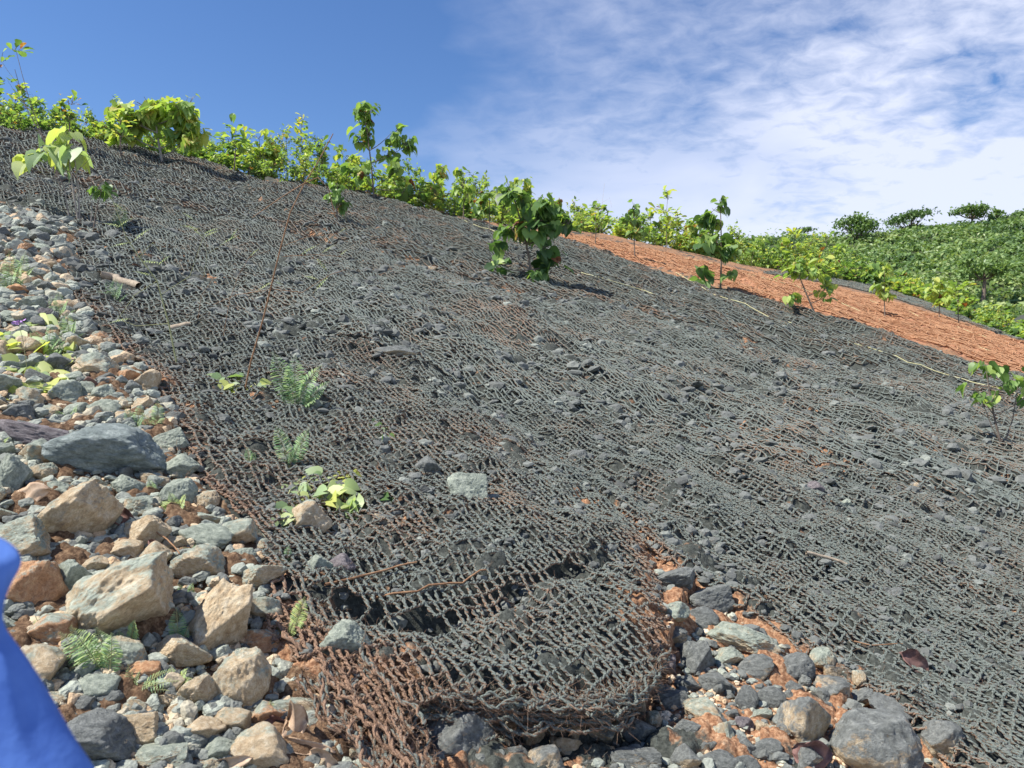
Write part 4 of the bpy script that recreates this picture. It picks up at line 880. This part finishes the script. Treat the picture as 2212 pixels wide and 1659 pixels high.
def vine(label, bx, by, spots, tint=(.2, .8), leaf=30, mat=PALE, cat='vine', name='vine', lift=.085, flower=None, more=2):
    g = hit(bx, by, 1); s = g.y / F; root = empty(name, g); tag(root, label, cat); lb = MB(); tb = MB(); prev = Vector((0, 0, 0))
    P = []; 
    for dx, dy, n in spots:
        gp = hit(bx + dx, by + dy, 1) - g; gp.z += lift * random.uniform(.5, 1.3); gp.y -= .01
        u, v = ray(bx + dx, by + dy); t = g.y + gp.y; gp = Vector((u * t, t, v * t + Z0)) - g
        tb.tube(bez(prev, gp, (0, 0, .05), 6), .0025, .0015, 4)
        if random.random() < .6: prev = gp
        for k in range(n + more): P.append(gp + Vector((random.gauss(0, 9) * s, random.gauss(0, 9) * s - .02, random.gauss(0, 8) * s)))
    P = np.array([list(p) for p in P]); n = len(P); a = RS.uniform(0, 6.28, n)
    yd = np.stack([np.cos(a), np.sin(a) * .6 - .4, RS.uniform(-.7, .3, n)], -1); nd = np.stack([RS.normal(-.1, .25, n), RS.normal(-.8, .3, n), np.ones(n)], -1)
    put_leaves(lb, HEART, P, yd, nd, 1.15 * leaf * s * RS.uniform(.7, 1.15, n), RS.uniform(tint[0], tint[1], n))
    if flower:
        fb = MB(); dx, dy = flower; t = g.y; c = Vector((dx * s, -.02, -dy * s)); tb.tube(bez((0, 0, 0), c, (.01, 0, .03), 6), .0016, .001, 4)
        m = 14; fp = np.array(list(c))[None] + RS.normal(0, 3 * s, (m, 3)); put_leaves(fb, SMALLL, fp, RS.normal(0, 1, (m, 3)), RS.normal(0, 1, (m, 3)), np.full(m, 9 * s), np.zeros(m)); fb.build('flower', PETAL, root)
    tb.build('stem', STEMG, root); lb.build('leaves', mat, root)
vine('broad leaved creeper over the stones at the left edge with a purple flower', 60, 820, [(-50, -90, 3), (-30, -60, 3), (10, -70, 2), (30, -120, 2), (40, -60, 3), (-20, -20, 3), (30, -10, 3), (70, -40, 3), (90, -60, 3), (50, 10, 3), (-20, 20, 2), (65, 30, 3), (-50, 20, 2), (10, 25, 2), (100, -20, 1)], (.3, 1), 42, lift=.2, flower=(-15, -125), more=4)
vine('yellow green broad leaved vine on the netting at left of centre', 672, 1085, [(-50, -20, 2), (-35, -35, 3), (-60, 20, 3), (-40, 35, 3), (-15, -30, 3), (5, -40, 2), (20, -15, 3), (40, -10, 3), (60, -30, 2), (88, -60, 3), (75, -30, 3), (90, 10, 4), (65, 5, 2), (-70, 45, 1), (-5, -5, 2), (15, -60, 1)], (.3, 1), 34)
vine('small pale vine patch at the foot of the leaning brown stem', 520, 842, [(-60, -20, 2), (-40, -10, 3), (-20, 0, 2), (10, -18, 2), (25, 0, 3), (45, 8, 2), (-75, -5, 1)], (.1, .9), 26)
vine('tiny dark leaved seedling on the netting in the centre', 826, 960, [(-6, -40, 3), (2, -28, 3), (-8, -12, 3), (14, -18, 2), (0, -46, 2)], (.0, .6), 15, LEAF, 'seedling', 'seedling', .02)
vine('pair of round leaves on the netting right of the vine', 828, 1100, [(-6, -22, 2), (8, -20, 2)], (0, .4), 24, LEAF, 'seedling', 'seedling', .02)
vine('small leafed weed under the dark sapling', 1075, 600, [(-5, -25, 3), (5, -10, 2), (10, -30, 2)], (.1, .8), 20, LEAF, 'seedling', 'seedling', .02)
vine('little green weed between stones below the flat boulder', 355, 1085, [(-10, -8, 2), (10, 5, 2), (20, -5, 2)], (.4, .8), 15, PALE, 'seedling', 'seedling', .02)
def thin(label, stems, sprays, barkm=STEMB, name='weed', tint=(.6, .95), foot=None):
    bx, by = foot; g = hit(bx, by, 1); s = g.y / F; root = empty(name, g); tag(root, label, 'weed'); tb = MB(); lb = MB()
    def P(x, y, d=0): return Vector(((x - bx) * s, -.12 * (by - y) * s + d, -(y - by) * s))
    for pts, r0, r1 in stems: tb.tube([p for i in range(len(pts) - 1) for p in (P(*pts[i]), (P(*pts[i]) + P(*pts[i + 1])) / 2)] + [P(*pts[-1])], r0, r1, 5)
    for a, b in sprays: 
        A, B = P(*a), P(*b); frond(lb, tb, A, B, (0, 0, .1 * (B - A).length), 9, .11, tint, SMALLL, .001)
    tb.build('stem', barkm, root)
    if lb.v: lb.build('leaves', FERNM, root)
thin('long leaning brown stem weed rising from the netting to the skyline', [([(527, 852), (545, 780), (575, 690), (595, 620), (618, 540), (640, 470), (672, 410), (700, 370), (735, 310)], .0046, .0022), ([(597, 628), (660, 635), (720, 598), (752, 588)], .0018, .001), ([(622, 560), (690, 556), (745, 560)], .0018, .001), ([(618, 540), (672, 520), (740, 512)], .0015, .001), ([(672, 410), (700, 398), (722, 420), (735, 480)], .003, .002), ([(672, 410), (620, 440), (560, 480)], .0025, .0015), ([(597, 628), (520, 640), (470, 660)], .0015, .001)],
     [((600, 612), (560, 635)), ((600, 612), (622, 620)), ((655, 560), (700, 535)), ((700, 556), (735, 535)), ((660, 600), (700, 610)), ((690, 560), (720, 600)), ((740, 560), (760, 545)), ((720, 598), (680, 640)), ((740, 512), (760, 500)), ((690, 390), (710, 380))], foot=(527, 852))
thin('pale green stemmed weed with little leaflets at the left netting', [([(385, 800), (370, 700), (350, 610), (315, 560), (290, 520), (265, 440)], .0045, .0015), ([(350, 610), (300, 640), (262, 690)], .0015, .001), ([(370, 700), (300, 705), (260, 690)], .0015, .001), ([(315, 560), (345, 530), (370, 560)], .0015, .001), ([(355, 640), (420, 600), (452, 520)], .0015, .001)],
     [((265, 445), (290, 470)), ((265, 445), (255, 420)), ((270, 500), (310, 478)), ((300, 530), (345, 500)), ((300, 530), (255, 540)), ((285, 500), (240, 490)), ((315, 570), (370, 575)), ((290, 690), (240, 700)), ((340, 600), (300, 590)), ((452, 520), (490, 505)), ((452, 520), (430, 500)), ((350, 580), (385, 555))], STEMG, foot=(385, 800))
thin('wispy green weed on the upper left netting', [([(440, 600), (450, 550), (440, 500), (420, 470)], .0016, .001), ([(450, 550), (500, 520), (540, 500)], .0014, .001)], [((440, 500), (395, 490)), ((440, 510), (480, 495)), ((500, 520), (520, 495)), ((520, 510), (480, 530)), ((425, 480), (400, 462))], STEMG, foot=(440, 600))
thin('arching bare twig on the netting left of the leaning stem', [([(480, 740), (500, 650), (520, 600), (545, 560), (590, 545)], .0016, .001), ([(430, 690), (440, 640), (470, 600)], .0016, .001)], [((545, 560), (570, 540))], STEMB, foot=(480, 740))
thin('tall wispy dry grass against the sky right of the dark sapling', [([(1295, 520), (1298, 460), (1304, 400)], .004, .002), ([(1298, 450), (1288, 430), (1285, 450)], .0025, .002), ([(1300, 440), (1316, 430), (1320, 450)], .0025, .002)], [], STRAW, foot=(1300, 522))

# ------------------------------------------------------------------ sticks, bamboo strips, dead leaves
def rod(name, label, cat, pts, r0, r1, mat, lift=.012, group=None, sides=6, drape=True):
    g = hit(*pts[0], 1); W = []
    for x, y in pts:
        if drape: p = hit(x, y, 1) 
        else:
            u, v = ray(x, y); t = g.y - .03; p = Vector((u * t, t, v * t + Z0))
        W.append(p + Vector((0, 0, lift)))
    pts2 = []
    for a, b in zip(W[:-1], W[1:]):
        for t in (0, .25, .5, .75):
            p = a.lerp(b, t)
            if drape: p.z = max(p.z, ground(p.x, p.y, 1) + lift)
            pts2.append(p + Vector((random.gauss(0, r0 * .4), random.gauss(0, r0 * .4), 0)))
    pts2.append(W[-1]); base = pts2[0].copy()
    mb = MB(); mb.tube([p - base for p in pts2], r0, r1, sides); o = mb.build(name, mat); o.location = base
    tag(o, label, cat, group)
BG = 'bamboo strips holding the nets down'
for lb_, pts in [
    ('pale bamboo strip across the grey net below the slender sapling', [(1460, 592), (1540, 640), (1610, 662), (1680, 700), (1700, 706)]),
    ('long bamboo strip running down to the nearest right sapling', [(1700, 700), (1800, 735), (1870, 755), (1960, 790), (2080, 826), (2150, 845), (2212, 868)]),
    ('upper bamboo strip along the top of the orange strip', [(1480, 560), (1600, 590), (1720, 622), (1800, 650)]),
    ('middle bamboo strip crossing the orange strip', [(1800, 650), (1900, 695), (2010, 722), (2110, 752), (2212, 785)]),
    ('thin bamboo strip at the left top of the netting crest', [(900, 432), (960, 468), (1020, 488), (1070, 505), (1130, 530)]),
    ('bamboo strip at the far upper edge of the orange strip', [(1880, 652), (1990, 690), (2100, 722), (2212, 756)]),
    ('short bamboo piece on the grey net right of the dark sapling', [(1255, 596), (1300, 606), (1395, 634), (1430, 648)])]:
    rod('bamboo_strip', lb_, 'bamboo strip', pts, .006, .005, BAMBOO, .04, BG)
rod('log', 'weathered grey log lying on the netting at the upper left', 'log', [(212, 602), (250, 612), (300, 628)], .034, .028, DRY, .03, None, 10)
rod('log', 'short dark branch piece on the netting left of the leaning stem', 'log', [(372, 722), (412, 712)], .022, .018, DRY, .03, None, 8)
rod('stick', 'thin straight white stick standing at the torn net edge', 'stick', [(548, 1395), (553, 1470), (560, 1530)], .0022, .0016, STRAW, 0, None, 5, False)
rod('stick', 'pale bent straw in the bottom hollow of frayed net', 'stick', [(712, 1556), (750, 1602), (775, 1640), (788, 1665)], .0024, .0018, STRAW, .02, None, 5, False)
rod('stick', 'brown twig lying along the upper fold of the net', 'stick', [(700, 1292), (780, 1272), (860, 1250), (900, 1240)], .0045, .003, STEMB, .04)
rod('stick', 'long brown twig above the net fold', 'stick', [(800, 1338), (900, 1320), (1000, 1300), (1050, 1262)], .004, .003, STEMB, .05)
rod('stick', 'grey twig in the dry leaf litter at the bottom', 'stick', [(560, 1640), (610, 1612), (660, 1602)], .003, .002, STRAW, .03)
rod('stick', 'brown root curving across the left cobbles', 'stick', [(330, 1180), (362, 1200), (388, 1232)], .003, .002, STEMB, .05)
rod('stick', 'thin dark twig sticking out of the right netting', 'stick', [(1845, 1412), (1880, 1418), (1950, 1414)], .003, .002, STEMB, .04)
rod('stick', 'short stick in the centre of the netting fold', 'stick', [(1740, 1215), (1800, 1228), (1830, 1238)], .008, .006, DRY, .04)
def deadleaf(label, x, y, w_, h_, rot, mat, curl=.5, seed=0, name='dead_leaf'):
    g = hit(x, y + h_ * .2, 1); s = g.y / F; u, v = ray(x, y); t = g.y - .03; pos = Vector((u * t, t, v * t + Z0))
    r = np.random.RandomState(seed); nx, ny = 15, 9; a = np.linspace(-1, 1, nx); b = np.linspace(-1, 1, ny); Aa, Bb = np.meshgrid(a, b)
    wd = np.sqrt(np.maximum(0.003, 1 - np.abs(Aa) ** 2.2)) * (1 - .25 * Aa)
    X = Aa * w_ / 2 * s; Z = Bb * wd * h_ / 2 * s
    Y = (-curl * (Bb * wd) ** 2 + .35 * vn2(Aa * 2.2 + seed, Bb * 1.5, seed)) * h_ * .5 * s + .03 * Aa ** 2 * w_ * s
    Z = Z + .18 * h_ * s * vn2(Aa * 1.7 + 5, Bb * .4 + seed, seed + 3)
    top = np.stack([X, Y, Z], -1).reshape(-1, 3); bot = top + (0, .0015, -.001); n = len(top)
    idx = np.arange(n).reshape(ny, nx); q = np.stack([idx[:-1, :-1], idx[:-1, 1:], idx[1:, 1:], idx[1:, :-1]], -1).reshape(-1, 4)
    rim = np.concatenate([idx[0, :], idx[1:, -1], idx[-1, -2::-1], idx[-2:0:-1, 0]]); rn = np.roll(rim, -1)
    side = np.stack([rim, rim + n, rn + n, rn], -1)
    o = mk(name, np.concatenate([top, bot]), [np.concatenate([q, q[:, ::-1] + n, side])], mat)
    o.location = pos; o.rotation_euler = (random.uniform(-.5, -.1), math.radians(rot), 0); tag(o, label, 'dead leaf')
for i, (lb_, x, y, w_, h_, rot, m, cu) in enumerate([
    ('large tan heart shaped dead leaf between boulders at the left', 62, 1072, 86, 50, -28, DEADT, .3),
    ('crumpled reddish brown dead leaf below the flat boulder', 272, 1120, 52, 36, 40, DEADR, 1.0),
    ('dark curled dead leaf arching over the pale cobble', 352, 1190, 80, 18, 35, DEADR, 1.2),
    ('shrivelled brown leaf strip above the tan left boulder', 70, 1118, 80, 16, -18, DEADR, 1.1),
    ('small dark dead leaf left of the curled arching one', 318, 1150, 60, 26, 10, DEADR, 1.0),
    ('pale rolled dead leaf standing under the frayed net', 640, 1565, 46, 92, 8, DEADT, 1.2),
    ('long pale curled dead leaf at the bottom of the litter', 660, 1610, 130, 30, 10, DEADT, 1.0),
    ('dark shrivelled dead leaf in the bottom litter', 600, 1560, 52, 32, 20, DEADR, 1.2),
    ('brown dead leaf at the bottom edge left of the frayed ropes', 560, 1625, 90, 34, -20, DEADR, 1.0),
    ('tan torn dead leaf at the bottom of the litter', 500, 1650, 90, 30, -14, DEADT, .8),
    ('second pale dead leaf beside the long curled one', 700, 1640, 70, 34, 25, DEADT, .8),
    ('purplish dead leaf caught beside the biggest speckled boulder', 1755, 1625, 86, 56, 10, DEADR, .9),
    ('mauve dead leaf lying in the right netting', 1975, 1430, 70, 40, 35, DEADR, .8),
    ('grey brown dead leaf beside the creeper stem', 200, 832, 44, 24, 20, DEADR, .7)]):
    deadleaf(lb_, x, y, w_, h_, rot, m, cu, i + 3)

# ------------------------------------------------------------------ wooded hill on the right
HB = [(1500, 540), (1600, 505), (1700, 500), (1800, 500), (1900, 495), (2000, 478), (2100, 462), (2212, 446), (2400, 415), (2700, 380), (3100, 380)]
hx_ = np.array([ray(x, y)[0] for x, y in HB]); hv_ = np.array([ray(x, y)[1] for x, y in HB])
def hillz(X, Y):
    u = X / Y; top = np.interp(u, hx_, hv_) * 105.0 - 1.3; k = np.clip((Y - 52) / 53.0, 0, 1)
    z = -1.0 + (top + 1.0) * (k ** 0.8) - np.maximum(Y - 105, 0) * .25 + 1.1 * fbm2(X / 9, Y / 9, 3, 9)
    z = z - 8.0 * np.clip((0.24 - u) / 0.12, 0, 1)
    return z
us = np.linspace(.10, 1.25, 120); ys = np.linspace(46, 150, 90); U, Yg = np.meshgrid(us, ys); X = U * Yg
V = np.stack([X, Yg, hillz(X, Yg) + Z0], -1).reshape(-1, 3); idx = np.arange(V.shape[0]).reshape(len(ys), len(us))
HILLM = simple('hill_soil', (0.03, 0.05, 0.02), (0.07, 0.09, 0.035), 1.5)
o = mk('hill', V, np.stack([idx[:-1, :-1], idx[:-1, 1:], idx[1:, 1:], idx[1:, :-1]], -1).reshape(-1, 4), HILLM); o['kind'] = 'structure'
def cover():
    r = np.random.RandomState(4); lb = MB()
    nc = 5200; u = r.uniform(.2, 1.0, nc); Y = r.uniform(50, 118, nc); X = u * Y; Z = hillz(X, Y) + Z0
    rad = r.uniform(.35, .95, nc) * np.where(r.uniform(0, 1, nc) < .12, 1.9, 1); base = np.clip(r.uniform(.2, .8, nc) + .35 * vn2(X / 7, Y / 5, 3), 0, .85)
    K = 24; c = np.repeat(np.stack([X, Y, Z], -1), K, 0); R = r.normal(0, 1, (nc * K, 3)); R /= np.linalg.norm(R, axis=1)[:, None]; R[:, 2] = np.abs(R[:, 2])
    rr = np.repeat(rad, K)[:, None]; P = c + R * rr * r.uniform(.6, 1.1, (nc * K, 1)) * np.array([1.15, 1.15, .95])
    sz = r.uniform(.22, .5, nc * K); nd = R + r.normal(0, .5, R.shape); nd[:, 2] += .4; yd = np.cross(nd, r.normal(0, 1, R.shape)) 
    put_leaves(lb, SMALLL, P, yd, nd, sz * 1.3, np.clip(np.repeat(base, K) + r.uniform(-.22, .22, nc * K), 0, 1))
    o = lb.build('vegetation', WOODL, None, False); tag(o, 'dense green scrub covering the whole hillside at the right', 'scrub', None, 'stuff')
cover()
def bigtree(label, x, ybase, ytop, wd, dist, flat, tint=(.2, .6), n=900, pads=14, seed=0):
    r = np.random.RandomState(seed); s = dist / F; u = (x - CX) / F; z0 = (CY - ybase) / F * dist + Z0
    root = empty('tree', (u * dist, dist, z0 - 1.9)); tag(root, label, 'tree'); hgt = (ybase - ytop) * s + 1.3; W = wd * s / 2
    tb = MB(); lb = MB(); tb.tube(bez((0, 0, -.5), (r.uniform(-.2, .2) * W, 0, hgt * .6), (.1 * W, 0, 0), 7), .22, .1, 7)
    for k in range(pads):
        a = r.uniform(0, 6.28); rr = math.sqrt(r.uniform(.05, 1)); px_ = math.cos(a) * rr * W * .85; py_ = math.sin(a) * rr * W * .6
        pz = hgt * (0.92 - (.38 if not flat else .16) * rr * r.uniform(.4, 1.2)) + (flat * px_ * .28)
        tb.tube(bez((0, 0, hgt * .45), (px_, py_, pz - .1), (0, 0, -.1 * hgt), 6), .08, .03, 5)
        m = n // pads; R = r.normal(0, 1, (m, 3)); pw = W * .34; P = np.array([px_, py_, pz]) + R * np.array([pw * .55, pw * .55, pw * (.16 if flat else .3)])
        put_leaves(lb, SMALLL, P, r.normal(0, 1, (m, 3)), np.stack([r.normal(0, .5, m), r.normal(0, .5, m), np.ones(m)], -1), r.uniform(.3, .55, m), r.uniform(tint[0], tint[1], m))
    tb.build('trunk', BARK, root); lb.build('crown', WOODL, root, False)
bigtree('broad open crowned tree on the hill skyline, left of the flat topped one', 1852, 520, 452, 96, 100, 0, (.2, .7), 1500, 22, 1)
bigtree('leaning flat topped umbrella tree on the hill skyline', 1965, 500, 446, 106, 104, 1, (.1, .5), 900, 14, 2)
bigtree('rounded tree on the right part of the hill skyline', 2098, 470, 430, 72, 106, 0, (.3, .7), 900, 14, 3)
bigtree('small tree with tuft crown right of the rounded skyline tree', 2152, 462, 438, 27, 106, 0, (.3, .8), 220, 6, 4)
bigtree('distant hazy flat crowned tree behind the yellow sapling', 1735, 510, 484, 65, 120, 1, (.1, .4), 500, 10, 5)
bigtree('feathery slim tree in the scrub at the right edge', 2120, 610, 520, 90, 64, 0, (.4, .8), 700, 10, 6)

# grey netted mound at the foot of the orange strip
def mound():
    x0, t0 = 0.655 * 27, 27.0; nx, ny = 150, 90; a, b = np.meshgrid(np.linspace(-1, 1, nx), np.linspace(-1, 1, ny)); X = x0 + 1.9 + a * 3.2; Y = t0 + b * 2.6
    r2 = np.clip(1 - a ** 2, 0, 1) * np.clip(1 - b ** 2, 0, 1); z = H(X, Y, 0) * 0 + (CY - 742) / F * t0 - .9 + 2.1 * np.sqrt(r2) + .05 * fbm2(X / .3, Y / .3, 3, 91)
    V = np.stack([X, Y, z + Z0], -1).reshape(-1, 3); idx = np.arange(nx * ny).reshape(ny, nx)
    o = mk('mound', V, np.stack([idx[:-1, :-1], idx[:-1, 1:], idx[1:, 1:], idx[1:, :-1]], -1).reshape(-1, 4), SOIL, None, True, {'coat': np.full(nx * ny, .85), 'tan': np.zeros(nx * ny), 'fresh': np.zeros(nx * ny)})
    o['kind'] = 'structure'
mound()

# ------------------------------------------------------------------ the blue cloth close to the lens
def sleeve():
    t0 = 0.42; s = t0 / F
    # a rounded fold of cloth: rings down its length, centre and half width in picture units
    rings = [(-60, 1150, 20), (-52, 1175, 60), (-50, 1195, 88), (-46, 1215, 96), (-40, 1240, 80), (-46, 1280, 66), (-50, 1330, 58), (-60, 1368, 72), (-62, 1410, 105), (-62, 1450, 128), (-60, 1500, 152), (-58, 1550, 175), (-55, 1600, 200), (-50, 1650, 228), (-45, 1720, 262), (-40, 1800, 290)]
    m = 40; V = []
    for i, (cx, cy, hw) in enumerate(rings):
        for j in range(m):
            a = 2 * math.pi * j / m; rr = 1 + .035 * math.sin(3 * a + i * .6) + .03 * math.sin(9 * a + 1.5 * math.sin(i * .7)) + .012 * math.sin(17 * a + i * .5)
            X = (cx - 7 - CX + math.cos(a) * hw * rr) * s; Yy = t0 + math.sin(a) * hw * .55 * rr * s; Zz = (CY - cy + 10 * math.sin(2 * a)) * s
            V.append((X, Yy, Zz + Z0))
    n = len(rings); idx = np.arange(n * m).reshape(n, m); q = np.stack([idx[:-1], np.roll(idx, -1, 1)[:-1], np.roll(idx, -1, 1)[1:], idx[1:]], -1).reshape(-1, 4)
    o = mk('sleeve', np.array(V), q, CLOTH); sm = o.modifiers.new('s', 'SUBSURF'); sm.levels = 1; sm.render_levels = 2
    V = np.array(V).reshape(n, m, 3); sd_ = MB(); sd_.tube(V[2:, m - 7] * (1, 1, 1) + (0, -.0006, 0), .0011, .0011, 6); sd_.build('seam', CLOTH, o)
    tag(o, 'plain blue cloth sleeve, out of focus in the lower left corner', 'sleeve')
sleeve()
print('stones', NST, 'objects', len(bpy.data.objects))
